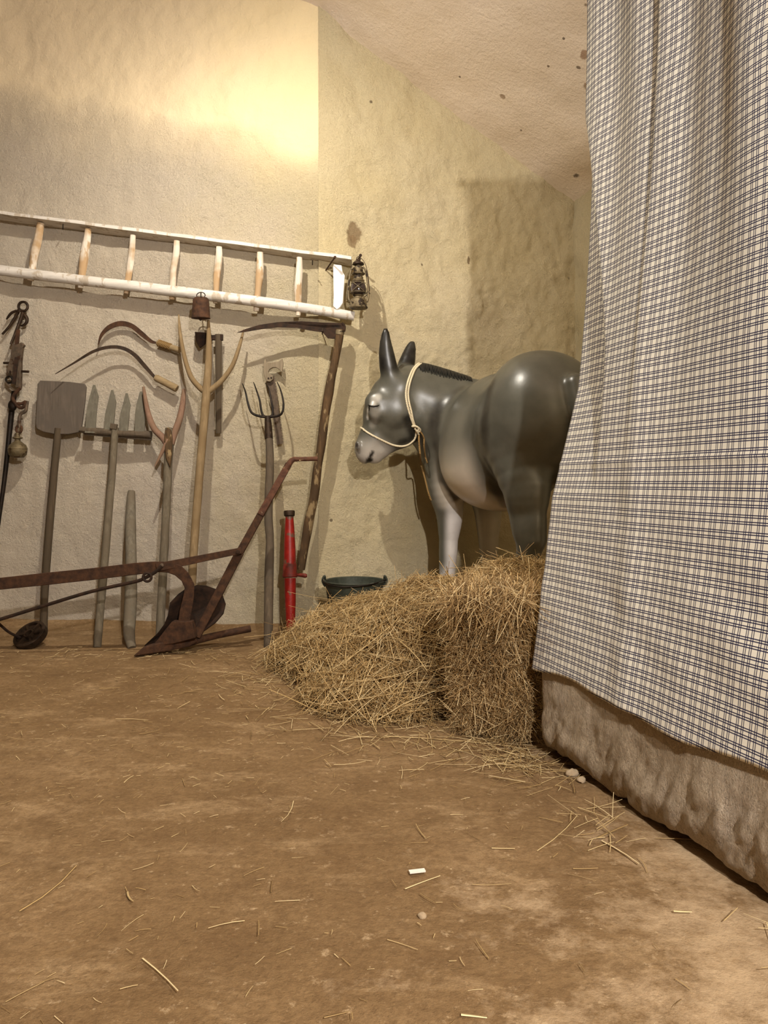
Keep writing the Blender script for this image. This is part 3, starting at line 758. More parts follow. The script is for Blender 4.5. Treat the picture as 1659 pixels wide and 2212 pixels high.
sickle('sickle','lower long thin sickle with a plain pale handle, its tip reaching over the square shovel',[(119,808),(158,785),(200,760),(235,750),(265,752),(290,766),(312,790),(336,817)],[1.2,4,6.5,7.5,8,9,9,6],[(335,815),(382,840)],8,'iron',0,0.06,0.20)

def scythe():
    t=thing('scythe','scythe with a long dark blade and mottled bark pole, hung upright right of the pitchfork','scythe',W(700,930,0.1))
    m=MB(); g=0.12
    up=[(512,719),(530,711),(560,702),(600,696),(650,694),(700,697),(738,698),(743,704),(744,712)]
    lo=[(735,716),(728,722),(724,732),(708,731),(697,718),(670,714),(640,708),(600,707),(565,711),(530,717)]
    vs=[W(x,y,g+0.0006*(740-x)*0.35) for x,y in up+lo]; m.prism(vs,0.006); b=m.build('blade',M['rust_dark'],t,smooth=20)
    m=MB(); m.tube([W(738,698,g),W(744,705,g),W(743,716,g)],px(3),8); m.build('tang',M['rust_dark'],t)
    m=MB(); m.tube([W(735,712,g),W(729,750,g),W(719,800,g),W(710,850,g),W(702,900,g),W(694,960,g),W(686,1010,g),W(679,1070,g),W(667,1130,g),W(658,1180,g),W(650,1230,g)],[px(v) for v in (9,9,9.5,10,10,9.5,9.5,10,10,9.5,8.5)],12,jit=0.14)
    m.build('pole',M['bark_wood'],t)
    m=MB(); m.lathe(W(734,719,g),[(px(9.5),-px(5)),(px(9.8),0),(px(9.5),px(5))],16,axis=W(735,712,g)-W(729,750,g)); m.build('collar',M['brass'],t)
    m=MB(); m.tube([W(697,710,g+.01),W(696,722,g+.02)],px(1.3),6,sub=1); m.build('rivet',M['iron'],t)
    spike('iron_spike','short nail under the scythe blade','nail',W(696,714,0.16),W(697,722,0.0),px(1.3),'iron')
scythe()

def peel():
    f=lean((95,1362),(130,880),0.10)
    t=thing('wooden_shovel','square flat wooden shovel with long straight handle leaning against the wall','shovel',f(95,1362))
    m=MB(); m.prism([f(x,y) for x,y in ((88,822),(150,825),(183,829),(187,836),(184,870),(177,922),(170,934),(150,938),(120,938),(95,933),(80,926),(78,915),(80,880),(82,830))],0.016)
    m.build('blade',M['peel_wood'],t,bevel=0.003,smooth=25)
    m=MB(); m.tube([f(126,925),f(118,1010),f(110,1100),f(102,1200),f(96,1300),f(95,1364)],[px(v) for v in (8,8,8.5,8.5,8,8)],10,jit=0.06); m.build('handle',M['dark_wood'],t)
peel()
def flatfork():
    f=lean((210,1397),(250,930),0.10)
    t=thing('wooden_fork','wooden winnowing fork with four flat pointed tines on a crossbar, beside the square shovel','fork',f(210,1397))
    for (tx,ty,bx,w) in ((205,832,196,22),(244,843,236,20),(275,850,268,19),(306,846,303,21)):
        m=MB(); by=936; h=w/2; q=lambda x,y:f(x,y)+Vector((0,-0.012,0))
        m.prism([q(tx-2,ty),q(tx+2,ty),q(tx+h*0.9,ty+26),q((tx+bx)/2+h,(ty+by)/2),q(bx+h,by),q(bx-h,by),q((tx+bx)/2-h,(ty+by)/2),q(tx-h*0.8,ty+24)],0.010)
        m.build('tine',M['green_wood'],t,bevel=0.002,smooth=25)
    m=MB(); m.tube([f(174,928),f(215,932),f(270,937),f(327,939)],[px(v) for v in (7,8,7.5,8.5)],10,jit=0.1); m.build('crossbar',M['grey_wood'],t)
    m=MB(); m.bar(f(180,936)+Vector((0,0.02,0)),f(325,948)+Vector((0,0.02,0)),px(7),0.014); m.build('back_slat',M['grey_wood'],t)
    m=MB(); m.tube([f(250,925)+Vector((0,-0.01,0)),f(243,1010),f(236,1090),f(229,1180),f(219,1290),f(210,1399)],[px(v) for v in (8,8,8.5,8.5,8.5,8)],10,jit=0.08); m.build('handle',M['fork_handle'],t)
    m=MB(); m.bar(f(243,921)+Vector((0,-0.03,0)),f(257,923)+Vector((0,-0.03,0)),px(12),0.02); m.build('wedge',M['grey_wood'],t,bevel=0.002)
flatfork()
def stick():
    f=lean((284,1400),(284,1065),0.05)
    m=MB(); m.tube([f(284,1062),f(283,1085),f(282,1130),f(283,1200),f(283,1280),f(280,1340),f(279,1372),f(285,1400)],[px(v) for v in (8,10,11.5,11.5,12.5,12,11.5,8)],12,jit=0.07)
    tag(m.build('wooden_stake',M['stick_wood']),'short thick pale grey wooden stake standing between the flat-tined fork and the two-pronged fork','stake')
stick()
def twoprong():
    f=lean((346,1392),(365,930),0.12)
    t=thing('two_pronged_fork','natural two-pronged wooden fork with reddish prongs and split neck, right of the flat-tined fork','fork',f(346,1392))
    m=MB(); m.tube([f(310,836),f(315,868),f(322,900),f(334,927),f(352,946),f(362,965)],[px(v) for v in (3,5,6.5,7,7.5,7)],10,jit=0.08); m.build('prong',M['pink_wood'],t)
    m=MB(); m.tube([f(397,841),f(395,870),f(388,905),f(379,930),f(370,960)],[px(v) for v in (4,6.5,7.5,7.5,7)],10,jit=0.08); m.build('prong',M['pink_wood'],t)
    m=MB(); m.tube([f(366,925)+Vector((0,-.01,0)),f(365,960),f(363,1000),f(360,1080),f(355,1180),f(350,1280),f(345,1375),f(344,1392)],[px(v) for v in (8,11,9.5,9,9,9,8.5,8)],12,jit=0.1); h=m.build('handle',M['fork_handle'],t)
    m=MB(); q=lambda x,y:f(x,y)+Vector((0,-0.03,0))
    m.prism([q(358,950),q(360,932),q(366,923),q(373,930),q(376,950),q(374,985),q(371,1010),q(362,990)],0.022); m.build('neck',M['bark_wood'],t,bevel=0.006)
    m=MB(); m.tube([q(366,950),q(352,980),q(338,1008)],[px(5),px(4),px(1.5)],8); m.build('broken_splint',M['pink_wood'],t)
twoprong()
def trifork():
    f=lean((409,1392),(447,835),0.20)
    t=thing('three_tined_fork','tall tan wooden fork with three long curved tines in front of the hatchet','fork',f(409,1392))
    m=MB(); m.tube([f(450,692),f(451,740),f(450,790),f(446,840)],[px(v) for v in (3,6,8,9)],10,jit=0.05); m.build('tine',M['tan_wood'],t)
    m=MB(); m.tube([f(384,678)+Vector((0,0.02,0)),f(389,720),f(398,770),f(412,813),f(430,836),f(443,846)],[px(v) for v in (1.5,4,5,5.5,6,7)],10,jit=0.05); m.build('tine',M['tan_wood'],t)
    m=MB(); m.tube([f(525,711)+Vector((0,0.02,0)),f(518,745),f(504,785),f(485,815),f(466,834),f(450,846)],[px(v) for v in (1.5,4,5,5.5,6,7)],10,jit=0.05); m.build('tine',M['tan_wood'],t)
    m=MB(); m.tube([f(447,836),f(445,860),f(439,930),f(432,1010),f(425,1100),f(418,1200),f(413,1300),f(409,1394)],[px(v) for v in (10,9.5,9,9,9,9,8.5,8)],12,jit=0.06); m.build('handle',M['tan_wood'],t)
trifork()
def hatchet():
    g=0.06; t=thing('hatchet','small hatchet with rusty blade hanging head-up behind the three-tined fork','hatchet',W(473,935,g))
    m=MB(); m.tube([W(472,722,g),W(472,780,g),W(472,850,g),W(472,936,g)],[px(7.5),px(7.5),px(7),px(6.5)],10,jit=0.05,flat=0.6); m.build('handle',M['dark_wood'],t)
    m=MB(); q=lambda x,y:W(x,y,g)
    m.prism([q(421,717),q(447,719),(q(458,724)),q(482,722),q(482,736),q(460,735),q(450,738),q(440,746),(q(432,752)),q(424,738)],0.016); m.build('axe_head',M['rust_dark'],t,bevel=0.003,smooth=25)
hatchet()
def saw():
    g=0.045; t=thing('hand_saw','old hand saw with pale horned handle hanging blade-down behind the iron pitchfork','saw',W(600,960,g))
    q=lambda x,y:W(x,y,g); q2=lambda x,y:W(x,y,g+0.012)
    o=[(570,781),(573,775),(577,784),(590,783),(603,781),(610,775),(612,785),(610,802),(611,806),(604,799),(597,794),(590,794),(583,798),(580,804),(583,808),(590,811),(590,820),(584,825),(576,824),(571,812),(569,803),(571,795)]
    m=MB(); m.prism([q2(*p) for p in o],0.022); h=m.build('handle',M['saw_handle'],t,bevel=0.002,smooth=25)
    for x,y in ((580,817),(586,816)):
        m=MB(); m.lathe(W(x,y,g+0.025),[(px(2),0),(px(2),0.002),(0,0.003)],10,axis=(0,-1,0)); m.build('rivet',M['iron'],h)
    left=[(576,820),(585,870),(597,958)]; teeth=[]
    m=MB(); rt=[(593,812),(596,850),(602,900),(612,956)]
    pts=[q(575,816)]+[q(593,812)]
    for i in range(24):
        a=i/24; x=593+(611-593)*a; y=814+(956-814)*a; pts.append(q(x,y)); pts.append(q(x+1.6,y+4))
    pts+=[q(611,958),q(598,961),q(590,905),q(582,855)]
    m.prism(pts,0.003); m.build('blade',M['dark_wood'] if False else M['iron_grey'],t,smooth=0)
saw()
def pitchfork():
    f=lean((580,1397),(578,905),0.19)
    t=thing('pitchfork','iron four-tined pitchfork on a grey cracked wooden handle standing in front of the saw','pitchfork',f(580,1397))
    cz=f(578,901)
    def tine(pts,rs,bend):
        m=MB(); P_=[f(x,y)+Vector((0,b,0)) for (x,y),b in zip(pts,bend)]; m.tube(P_,[px(r) for r in rs],8,sub=5); m.build('tine',M['iron_black'],t)
    tine([(520,826),(530,846),(537,872),(545,892),(560,899),(578,901)],[0.8,1.8,2.4,2.6,2.8,3.2],[0.05,0.0,-0.02,-0.02,-0.01,0])
    tine([(543,822),(552,840),(561,865),(564,885),(568,897),(576,902)],[0.8,1.6,2.2,2.5,2.7,3],[0.07,0.02,0.0,0,0,0])
    tine([(596,823),(606,842),(613,868),(612,888),(603,898),(578,901)],[0.8,1.6,2.2,2.5,2.7,3.2],[0.05,0.0,-0.02,-0.02,-0.01,0])
    tine([(569,824),(579,838),(586,865),(589,885),(588,897),(578,902)],[0.8,1.6,2.2,2.5,2.7,3],[0.07,0.02,0.0,0,0,0])
    m=MB(); m.tube([f(578,900),f(579,912),f(580,930),f(581,948)],[px(6),px(7.5),px(8.5),px(8.8)],12); m.build('socket',M['iron'],t)
    m=MB(); m.tube([f(581,935),f(583,1000),f(581,1060),f(580,1120),f(583,1170),f(581,1250),f(580,1330),f(579,1399)],[px(v) for v in (8,8.5,9,9,8.5,9.5,9.5,9)],12,jit=0.09); m.build('handle',M['grey_wood'],t)
pitchfork()
def standpipe():
    a=Fl(628,1381); b=P(625,1104,a.y+0.08); ax=(b-a).normalized(); Ln=(b-a).length; s=px(1)*0.97
    t=thing('red_hand_pump','tapered red-painted iron pipe with a side stub standing between pitchfork and scythe','pump',a)
    h=lambda y:(1381-y)/(1381-1104)*Ln
    m=MB(); m.lathe(a,[(8.5*s,h(1378)),(9.5*s,h(1350)),(12*s,h(1300)),(13*s,h(1250))],24,axis=ax); m.build('lower_pipe',M['red'],t)
    m=MB(); m.lathe(a,[(14.5*s,h(1249)),(17*s,h(1247)),(17*s,h(1243)),(15.5*s,h(1238)),(15*s,h(1222)),(13.5*s,h(1219))],24,axis=ax); m.build('collar',M['red_dark'],t)
    m=MB(); m.lathe(a,[(13.5*s,h(1221)),(12.5*s,h(1180)),(10.5*s,h(1140)),(9*s,h(1118)),(9.5*s,h(1112))],24,axis=ax); m.build('upper_pipe',M['red'],t)
    m=MB(); m.lathe(a,[(9.5*s,h(1116)),(12*s,h(1114)),(12.5*s,h(1106)),(11.5*s,h(1103)),(8*s,h(1103)),(7.5*s,h(1108)),(0,h(1109))],20,axis=ax); m.build('rim',M['iron'],t)
    c=a+ax*h(1243); m=MB(); m.tube([c+Vector((0.02,0,0)),c+Vector((22*s,-0.01,0.0)),c+Vector((34*s,-0.02,-1*s)),c+Vector((38*s,-0.02,-1*s))],[3.5*s,4*s,5*s,3*s],12,sub=3); m.build('side_stub',M['red_dark'],t)
    m=MB(); m.lathe(a,[(11*s,0),(13*s,h(1379)),(13*s,h(1375)),(9*s,h(1372))],24,axis=ax); m.build('foot',M['red_dark'],t)
standpipe()
def bucket():
    Y=4.10; c=P(766,1250,Y); c.z=0; H=0.325; R=0.156; r=0.112
    t=thing('bucket','dark grey-green metal bucket standing at the wall behind the straw','bucket',c)
    m=MB(); m.lathe(c,[(0,0.006),(r,0.004),(r+0.002,0.0),(r+0.004,0.006),(R,H-0.02),(R+0.003,H-0.010),(R+0.008,H-0.004),(R+0.004,H),(R-0.003,H-0.004),(r,0.012),(0,0.012)],40); m.build('body',M['bucket'],t)
    for sg in (-1,1):
        m=MB(); m.tube([c+Vector((sg*(R+0.0),-0.02,H-0.03)),c+Vector((sg*(R+0.016),0,H-0.005)),c+Vector((sg*(R+0.004),0,H+0.022)),c+Vector((sg*(R+0.002),0.018,H-0.02))],0.006,8); m.build('ear',M['bucket'],t)
    m=MB(); m.tube([c+Vector((-(R+0.014),0,H)),c+Vector((-R*0.95,-R*0.55,H-0.008)),c+Vector((-R*0.5,-R*0.98-0.014,H-0.014)),c+Vector((0,-R-0.016,H-0.012)),c+Vector((R*0.6,-R*0.95,H-0.004)),c+Vector((R+0.014,0,H))],0.004,8); m.build('bail_handle',M['iron_black'],t)
bucket()

def pincers():
    g=0.05; t=thing('iron_pincers','small iron pincers hanging at the far left, topmost of the rusty irons','pincers',W(40,750,g))
    q=lambda x,y,d=0:W(x,y,g+d)
    m=MB(); m.tube([q(50+10*math.cos(a),662+10*math.sin(a)) for a in [k*math.pi/5+0.4 for k in range(10)]],px(3),8,sub=2,closed=True); m.build('jaw',M['iron'],t)
    m=MB(); m.tube([q(42,668),q(36,680),q(20,705),q(5,722)],[px(4),px(3.5),px(3),px(2.5)],8); m.build('handle',M['iron'],t)
    m=MB(); m.tube([q(50,674,.01),q(44,692,.01),q(33,720,.02),q(23,744,.03)],[px(5),px(4),px(3),px(2.5)],8); m.build('handle',M['iron'],t)
    m=MB(); m.tube([q(36,671),q(25,676),q(18,684),q(14,690)],[px(3),px(3.2),px(2.6),px(1.5)],8); m.build('side_hook',M['iron'],t)
    m=MB(); m.tube([q(52,678),q(58,688),q(57,697),(q(50,703)),q(44,703)],[px(4),px(4),px(3.5),px(2.8),px(1.6)],8); m.build('side_hook',M['iron'],t)
    m=MB(); m.lathe(q(42,672,0.02),[(px(3.5),0),(px(3.5),0.006),(0,0.009)],10,axis=(0,-1,0)); m.build('rivet',M['iron'],t)
pincers()
def steelyard():
    g=0.07; t=thing('steelyard','rusty steelyard with hooks and a round green-brown weight hanging below the pincers','scale',W(30,850,g))
    q=lambda x,y,d=0:W(x,y,g+d)
    m=MB(); m.bar(q(39,712),q(36,748),px(8),0.012); m.tube([q(38,712),q(42,716),q(38,722),q(34,718)],px(2),6,closed=True); m.build('hanger',M['rust'],t)
    m=MB(); m.prism([q(28,742),q(32,746),q(41,744),q(48,740),q(54,746),q(50,752),q(47,780),q(46,838),q(36,838),q(24,800),q(18,812),q(16,800),(q(26,770))],0.03); m.build('bracket',M['iron_grey'],t,bevel=0.003,smooth=25)
    m=MB(); m.bar(q(36,772,.03),q(30,830,.03),px(7),0.012); m.build('bracket_arm',M['rust_dark'],t)
    for x0,y0,x1,y1 in ((8,784,30,784),(44,802,62,803)):
        m=MB(); m.tube([q(x0,y0),q(x1,y1)],px(2.8),8,sub=1); m.build('pin',M['iron'],t)
    m=MB(); m.tube([q(20+7*math.cos(a),820+7*math.sin(a),0.02) for a in [k*math.pi/4 for k in range(8)]],px(2.4),8,sub=2,closed=True); m.build('pivot_ring',M['iron_black'],t)
    m=MB(); m.bar(q(12,826,.02),q(32,844,.02),px(3.5),0.01); m.bar(q(32,844,.02),q(46,838,.02),px(3.5),0.01); m.build('link',M['iron_grey'],t)
    m=MB(); m.tube([q(44,838,.03),q(36,846,.03),q(28,858,.03),q(31,868,.03),q(42,880,.03),q(52,878,.03),q(56,868,.03),q(48,872,.03),q(38,872,.03)],[px(4)]*9,8); m.build('upper_hook',M['rust'],t)
    m=MB(); m.tube([q(60,866,.04),q(58,876,.04),q(55,888,.04),q(46,893,.04),q(42,902,.04),q(42,914,.04),q(43,924,.04)],[px(2.5),px(3.5),px(4),px(4),px(4),px(4),px(3.5)],8); m.build('lower_hook',M['iron_grey'],t)
    m=MB(); m.tube([q(41+6*math.cos(a),927+8*math.sin(a),.04) for a in [k*math.pi/4 for k in range(8)]],px(2.8),8,sub=2,closed=True); m.build('eye',M['rust'],t)
    c=q(38,989,.045); s=px(1); m=MB(); m.lathe(c,[(0,0),(13*s,1*s),(18.5*s,7*s),(20.5*s,16*s),(20*s,19*s),(20.8*s,20*s),(18*s,28*s),(11*s,34*s),(6*s,38*s),(6*s,42*s),(11*s,44*s),(11*s,46*s),(5*s,48*s),(4*s,56*s),(0,57*s)],28); m.build('weight',M['weight'],t)
    m=MB(); m.tube([q(31,845,-.01),q(24,900,-.02),q(17,970,-.01),q(9,1040,0),q(-2,1120,0.01),q(-10,1180,0.02)],[px(6),px(6.2),px(5.5),px(5),px(4.5),px(4)],10); m.build('beam',M['iron_black'],t)
    m=MB(); m.ell(q(27,876,0.01),(px(10),px(7),px(13))); m.build('fulcrum',M['iron_black'],t)
steelyard()

def plough():
    Y0=Fl(292,1415).y
    def q(x,y,d=0): return P(x,y,Y0+0.05+d)
    t=thing('plough','rusty iron walking plough standing on the floor in front of the wooden tools','plough',P(300,1416,Y0))
    m=MB(); n=14; 
    top=[(-90,1254),(0,1248),(100,1237),(200,1227),(290,1216),(330,1213),(352,1213),(376,1216),(392,1222),(408,1238),(420,1262),(419,1290),(414,1320),(411,1342)]
    bot=[(-90,1284),(0,1274),(100,1264),(200,1253),(290,1242),(325,1238),(345,1236),(362,1237),(378,1243),(392,1255),(399,1270),(394,1295),(388,1320),(385,1342)]
    vs=[];fs=[]
    for (a,b) in zip(top,bot):
        for d in (-0.022,0.022): vs += [q(*a,d),q(*b,d)]
    k=4
    for i in range(len(top)-1):
        o=i*k; fs += [(o,o+1,o+k+1,o+k),(o+2,o+k+2,o+k+3,o+3),(o,o+k,o+k+2,o+2),(o+1,o+3,o+k+3,o+k+1)]
    e=(len(top)-1)*k; fs += [(0,2,3,1),(e,e+1,e+3,e+2)]
    m.add(vs,fs); m.build('beam',M['rust'],t,bevel=0.003)
    m=MB(); m.prism([q(374,1341,-.02),q(417,1340,-.02),(q(420,1352,-.02)),q(425,1376,-.02),q(380,1388,-.02),q(328,1396,-.02),q(345,1378,-.02),q(360,1358,-.02)],0.05); m.build('frog',M['rust'],t,bevel=0.004)
    # share: long pointed wedge that runs back into a round bar
    m=MB(); sh=[(290,1416),(312,1396),(340,1388),(396,1377),(424,1372),(430,1384),(412,1395),(370,1404),(330,1410)]
    m.prism([P(x,y,Y0+(x-290)*0.0009-0.03) for x,y in sh],0.05); m.build('share',M['rust'],t,bevel=0.006)
    m=MB(); m.tube([P(405,1388,Y0+0.08),P(470,1372,Y0+0.14),P(541,1358,Y0+0.20)],[px(8),px(7),px(7)],10); m.build('heel_bar',M['rust'],t)
    # mouldboard, dished
    out=[(311,1395),(340,1368),(355,1348),(362,1330),(367,1302),(385,1283),(402,1271),(425,1264),(446,1265),(466,1272),(481,1285),(488,1305),(483,1326),(466,1346),(444,1362),(421,1376),(400,1385),(360,1392)]
    cx,cy=415,1328; vs=[];R=7;no=len(out)
    for r in range(R+1):
        for (x,y) in out:
            f=r/R; X=cx+(x-cx)*f; Yp=cy+(y-cy)*f; twist=0.0011*(X-cx)*(1328-Yp)/60
            vs.append(q(X,Yp,0.10-0.05*f*f+twist))
    fs=[(r*no+i,r*no+(i+1)%no,(r+1)*no+(i+1)%no,(r+1)*no+i) for r in range(R) for i in range(no)]
    m=MB(); m.add(vs,fs); o=m.build('mouldboard',M['rust_dark'],t); sm=o.modifiers.new('t','SOLIDIFY'); sm.thickness=0.008
    m=MB(); g=0.06
    pts=[q(424,1375,.03),q(470,1285,.05),q(518,1193,.07),q(572,1094,.10),q(624,1002,.13),q(632,994,.13),q(642,993,.13),q(686,992,.14)]
    m.bar(pts[0],pts[2],px(17),0.022); m.bar(pts[2],pts[4],(px(15),px(13)),0.022); m.build('handle',M['rust'],t,bevel=0.003)
    m=MB(); m.tube([q(606,1034,.12),q(624,1003,.125),q(633,993,.13),q(645,992,.13),q(686,991,.14)],[px(5.5),px(6),px(5.5),px(4.5),px(4.5)],10,flat=0.8,sub=4); m.build('grip',M['rust_chip'],t)
    m=MB(); m.bar(q(562,1112,.085),q(618,1013,.115),px(13),0.012); m.build('worn_strip',M['rust_chip'],t,bevel=0.002)
    m=MB(); m.bar(q(338,1226,-.03),q(522,1189,.04),(px(16),px(12)),0.014); m.build('brace',M['rust'],t,bevel=0.002)
    m=MB(); m.lathe(q(350,1221,-.045),[(px(4),0),(px(4),0.008),(px(2),0.011),(0,0.011)],8,axis=(0,-1,0)); m.build('bolt',M['iron_grey'],t)
    m=MB(); m.lathe(q(514,1192,.02),[(px(4),0),(px(4),0.008),(0,0.011)],8,axis=(0,-1,0)); m.build('bolt',M['rust_dark'],t)
    m=MB(); m.tube([q(350,1222,-.05),q(335,1236,-.05),q(312,1249,-.05),q(290,1257,-.05),q(200,1277,-.05),q(100,1307,-.05),q(0,1338,-.05),q(-80,1362,-.05)],px(3.4),8); m.build('draft_rod',M['rust_dark'],t)
    m=MB(); m.tube([q(318+9*math.cos(a),1247+9*math.sin(a),-.06) for a in [k*math.pi/5 for k in range(10)]],px(2.6),8,sub=2,closed=True); m.build('ring',M['rust_dark'],t)
    m=MB(); m.tube([q(-10,1340,0.05),q(3,1352,0.08),q(20,1366,0.11),q(44,1378,0.14)],px(3.2),8,flat=0.6); m.build('wheel_arm',M['rust_dark'],t)
    c=P(66,1373,Fl(66,1396).y); axn=Vector((-0.25,-0.62,0.80)).normalized(); r=px(33)
    m=MB(); m.lathe(c,[(0.018,-0.02),(r*0.96,-0.02),(r,-0.016),(r,0.016),(r*0.94,0.02),(r*0.82,0.02),(r*0.80,0.006),(r*0.34,0.006),(r*0.32,0.022),(0.018,0.022),(0.018,-0.02)],32,axis=axn); w=m.build('wheel',M['iron'],t)
    Mx=axn.to_track_quat('Z','Y').to_matrix(); m=MB()
    for k in range(6):
        a=k*math.pi/3+0.3; d=Mx@Vector((math.cos(a),math.sin(a),0)); e=Mx@Vector((-math.sin(a),math.cos(a),0))
        p0=c+axn*0.012; m.add([p0+d*r*0.34-e*0.006-axn*.006,p0+d*r*0.82-e*0.006-axn*.006,p0+d*r*0.82+e*0.006-axn*.006,p0+d*r*0.34+e*0.006-axn*.006,p0+d*r*0.34-e*0.006+axn*.008,p0+d*r*0.82-e*0.006+axn*.008,p0+d*r*0.82+e*0.006+axn*.008,p0+d*r*0.34+e*0.006+axn*.008],[(0,1,2,3),(7,6,5,4),(0,4,5,1),(1,5,6,2),(2,6,7,3),(3,7,4,0)])
    m.build('wheel_spokes',M['iron'],t)
plough()
# ------------------------------------------------------------------ donkey statue
DH=np.array([0.758,3.485,0.0]); DU=np.array([-0.311,0.95,0.0]); DV=np.array([-0.95,-0.311,0.0])
def B(u,v,z): return DH+DU*u+DV*v+np.array([0,0,z])
def PP(x,y,Y): return np.array(P(x,y,Y))
G0=np.array([-0.22,3.0,-0.02]); G1=np.array([1.30,4.80,1.78]); hs=0.0095
dims=np.ceil((G1-G0)/hs).astype(int); 
gx=(G0[0]+np.arange(dims[0])*hs).astype(np.float32); gy=(G0[1]+np.arange(dims[1])*hs).astype(np.float32); gz=(G0[2]+np.arange(dims[2])*hs).astype(np.float32)
SD=np.full(dims,1.0,np.float32)
def region(lo,hi,mar):
    sl=[]
    for k in range(3):
        a=int(max(0,math.floor((lo[k]-mar-G0[k])/hs))); b=int(min(dims[k],math.ceil((hi[k]+mar-G0[k])/hs)+1)); sl.append(slice(a,b))
    return tuple(sl)
def coords(sl):
    return gx[sl[0]][:,None,None],gy[sl[1]][None,:,None],gz[sl[2]][None,None,:]
def blend(sl,d,k,op='add'):
    a=SD[sl]
    if op=='add':
        h=np.maximum(k-np.abs(a-d),0)/k; SD[sl]=np.minimum(a,d)-h*h*k*0.25
    else:
        d=-d; h=np.maximum(k-np.abs(a-d),0)/k; SD[sl]=np.maximum(a,d)+h*h*k*0.25
def cone(a,b,r1,r2,k=0.05,flat=None,op='add'):
    """flat: (axis vector, factor) squashes the section along that axis"""
    a=np.array(a,float); b=np.array(b,float); rm=max(r1,r2); mar=rm+k+0.03
    sl=region(np.minimum(a,b),np.maximum(a,b),mar); X,Y,Z=coords(sl)
    ba=b-a; L2=(ba*ba).sum()
    px_,py_,pz_=X-a[0],Y-a[1],Z-a[2]
    t=np.clip((px_*ba[0]+py_*ba[1]+pz_*ba[2])/L2,0,1)
    dx,dy,dz=px_-t*ba[0],py_-t*ba[1],pz_-t*ba[2]
    if flat is not None:
        ax,f=np.array(flat[0],float),flat[1]; ax=ax/np.linalg.norm(ax)
        q=dx*ax[0]+dy*ax[1]+dz*ax[2]; d=np.sqrt(np.maximum(dx*dx+dy*dy+dz*dz+q*q*(1/f**2-1),1e-12))
    else: d=np.sqrt(dx*dx+dy*dy+dz*dz)
    blend(sl,(d-(r1+(r2-r1)*t)).astype(np.float32),k,op)
def chain(pts,k=0.04,flat=None):
    A_=np.array([p for p,r in pts],float); rm=max(r for p,r in pts); sl=region(A_.min(0),A_.max(0),rm+k+0.03); X,Y,Z=coords(sl)
    tot=None; kk=0.012
    for (a,r1),(b,r2) in zip(pts[:-1],pts[1:]):
        a=np.array(a,float); b=np.array(b,float); ba=b-a; L2=(ba*ba).sum(); qx,qy,qz=X-a[0],Y-a[1],Z-a[2]
        t=np.clip((qx*ba[0]+qy*ba[1]+qz*ba[2])/L2,0,1); dx,dy,dz=qx-t*ba[0],qy-t*ba[1],qz-t*ba[2]; s2=dx*dx+dy*dy+dz*dz
        if flat is not None:
            ax,f=np.array(flat[0],float),flat[1]; ax=ax/np.linalg.norm(ax); q=dx*ax[0]+dy*ax[1]+dz*ax[2]; s2=s2+q*q*(1/f**2-1)
        d=np.sqrt(np.maximum(s2,1e-12))-(r1+(r2-r1)*t); tot=d if tot is None else np.minimum(tot,d)
    blend(sl,tot.astype(np.float32),k)
def fine(pts,sub=5):
    Pv,Rv=spline([Vector(tuple(p)) for p,r in pts],[r for p,r in pts],sub); return [(np.array(p),r) for p,r in zip(Pv,Rv)]
def ellip(c,r,axes=None,k=0.06,op='add'):
    c=np.array(c,float); axes=np.eye(3) if axes is None else np.array(axes,float); r=np.array(r,float)
    ext=np.abs(axes.T@np.diag(r)).sum(1) if True else r
    sl=region(c-ext,c+ext,k+0.03); X,Y,Z=coords(sl); p=[X-c[0],Y-c[1],Z-c[2]]
    q=[axes[i][0]*p[0]+axes[i][1]*p[1]+axes[i][2]*p[2] for i in range(3)]
    k0=np.sqrt(sum((q[i]/r[i])**2 for i in range(3))); k1=np.sqrt(sum((q[i]/r[i]**2)**2 for i in range(3)))+1e-9
    blend(sl,(k0*(k0-1)/k1).astype(np.float32),k,op)
AX=np.array([DU,DV,[0,0,1.0]])
# trunk
ellip(B(0.45,0,1.065),(0.47,0.285,0.338),AX,0.10)
ellip(B(0.07,0.0,1.155),(0.28,0.275,0.295),AX,0.10)
ellip(B(0.84,0.0,1.08),(0.26,0.265,0.31),AX,0.09)
ellip(B(0.50,0.03,0.93),(0.33,0.25,0.215),AX,0.10)
ellip(B(0.02,0.10,1.17),(0.17,0.15,0.22),AX,0.10)   # rump muscles
# head (profile plane faces the tools)
HYd=4.16
def Hd(x,y,d=0.0): return PP(x,y,HYd+d)
s_=HYd/FPX
# neck
cone(B(0.84,0.02,1.15),Hd(902,866,0.06),0.235,0.160,0.08,((0.3,0.95,0),0.80))
cone(B(0.80,0.02,1.27),Hd(885,822,0.06),0.125,0.085,0.06,((0.3,0.95,0),0.7))
cone(B(0.86,0.06,1.02),Hd(905,905,0.05),0.20,0.11,0.07,((0.3,0.95,0),0.8))
yn=((0,1,0),0.80)
cone(Hd(862,842),Hd(838,872),44*s_,42*s_,0.05,((0,1,0),0.86))
cone(Hd(838,850),Hd(822,892),34*s_,35*s_,0.04,((0,1,0),0.92))
cone(Hd(868,895),Hd(850,915),46*s_,42*s_,0.05,((0,1,0),0.74))
cone(Hd(832,900),Hd(806,952),42*s_,30*s_,0.05,((0,1,0),0.80))
cone(Hd(850,920),Hd(822,960),34*s_,27*s_,0.04,((0,1,0),0.68))
cone(Hd(880,905),Hd(864,934),42*s_,33*s_,0.03,((0,1,0),0.72))
cone(Hd(864,934),Hd(840,955),33*s_,22*s_,0.03,((0,1,0),0.72))
cone(Hd(806,950),Hd(796,972),31*s_,28*s_,0.03,((0,1,0),0.92))
cone(Hd(790,968),Hd(791,984),21*s_,17*s_,0.03,((0,1,0),1.1))
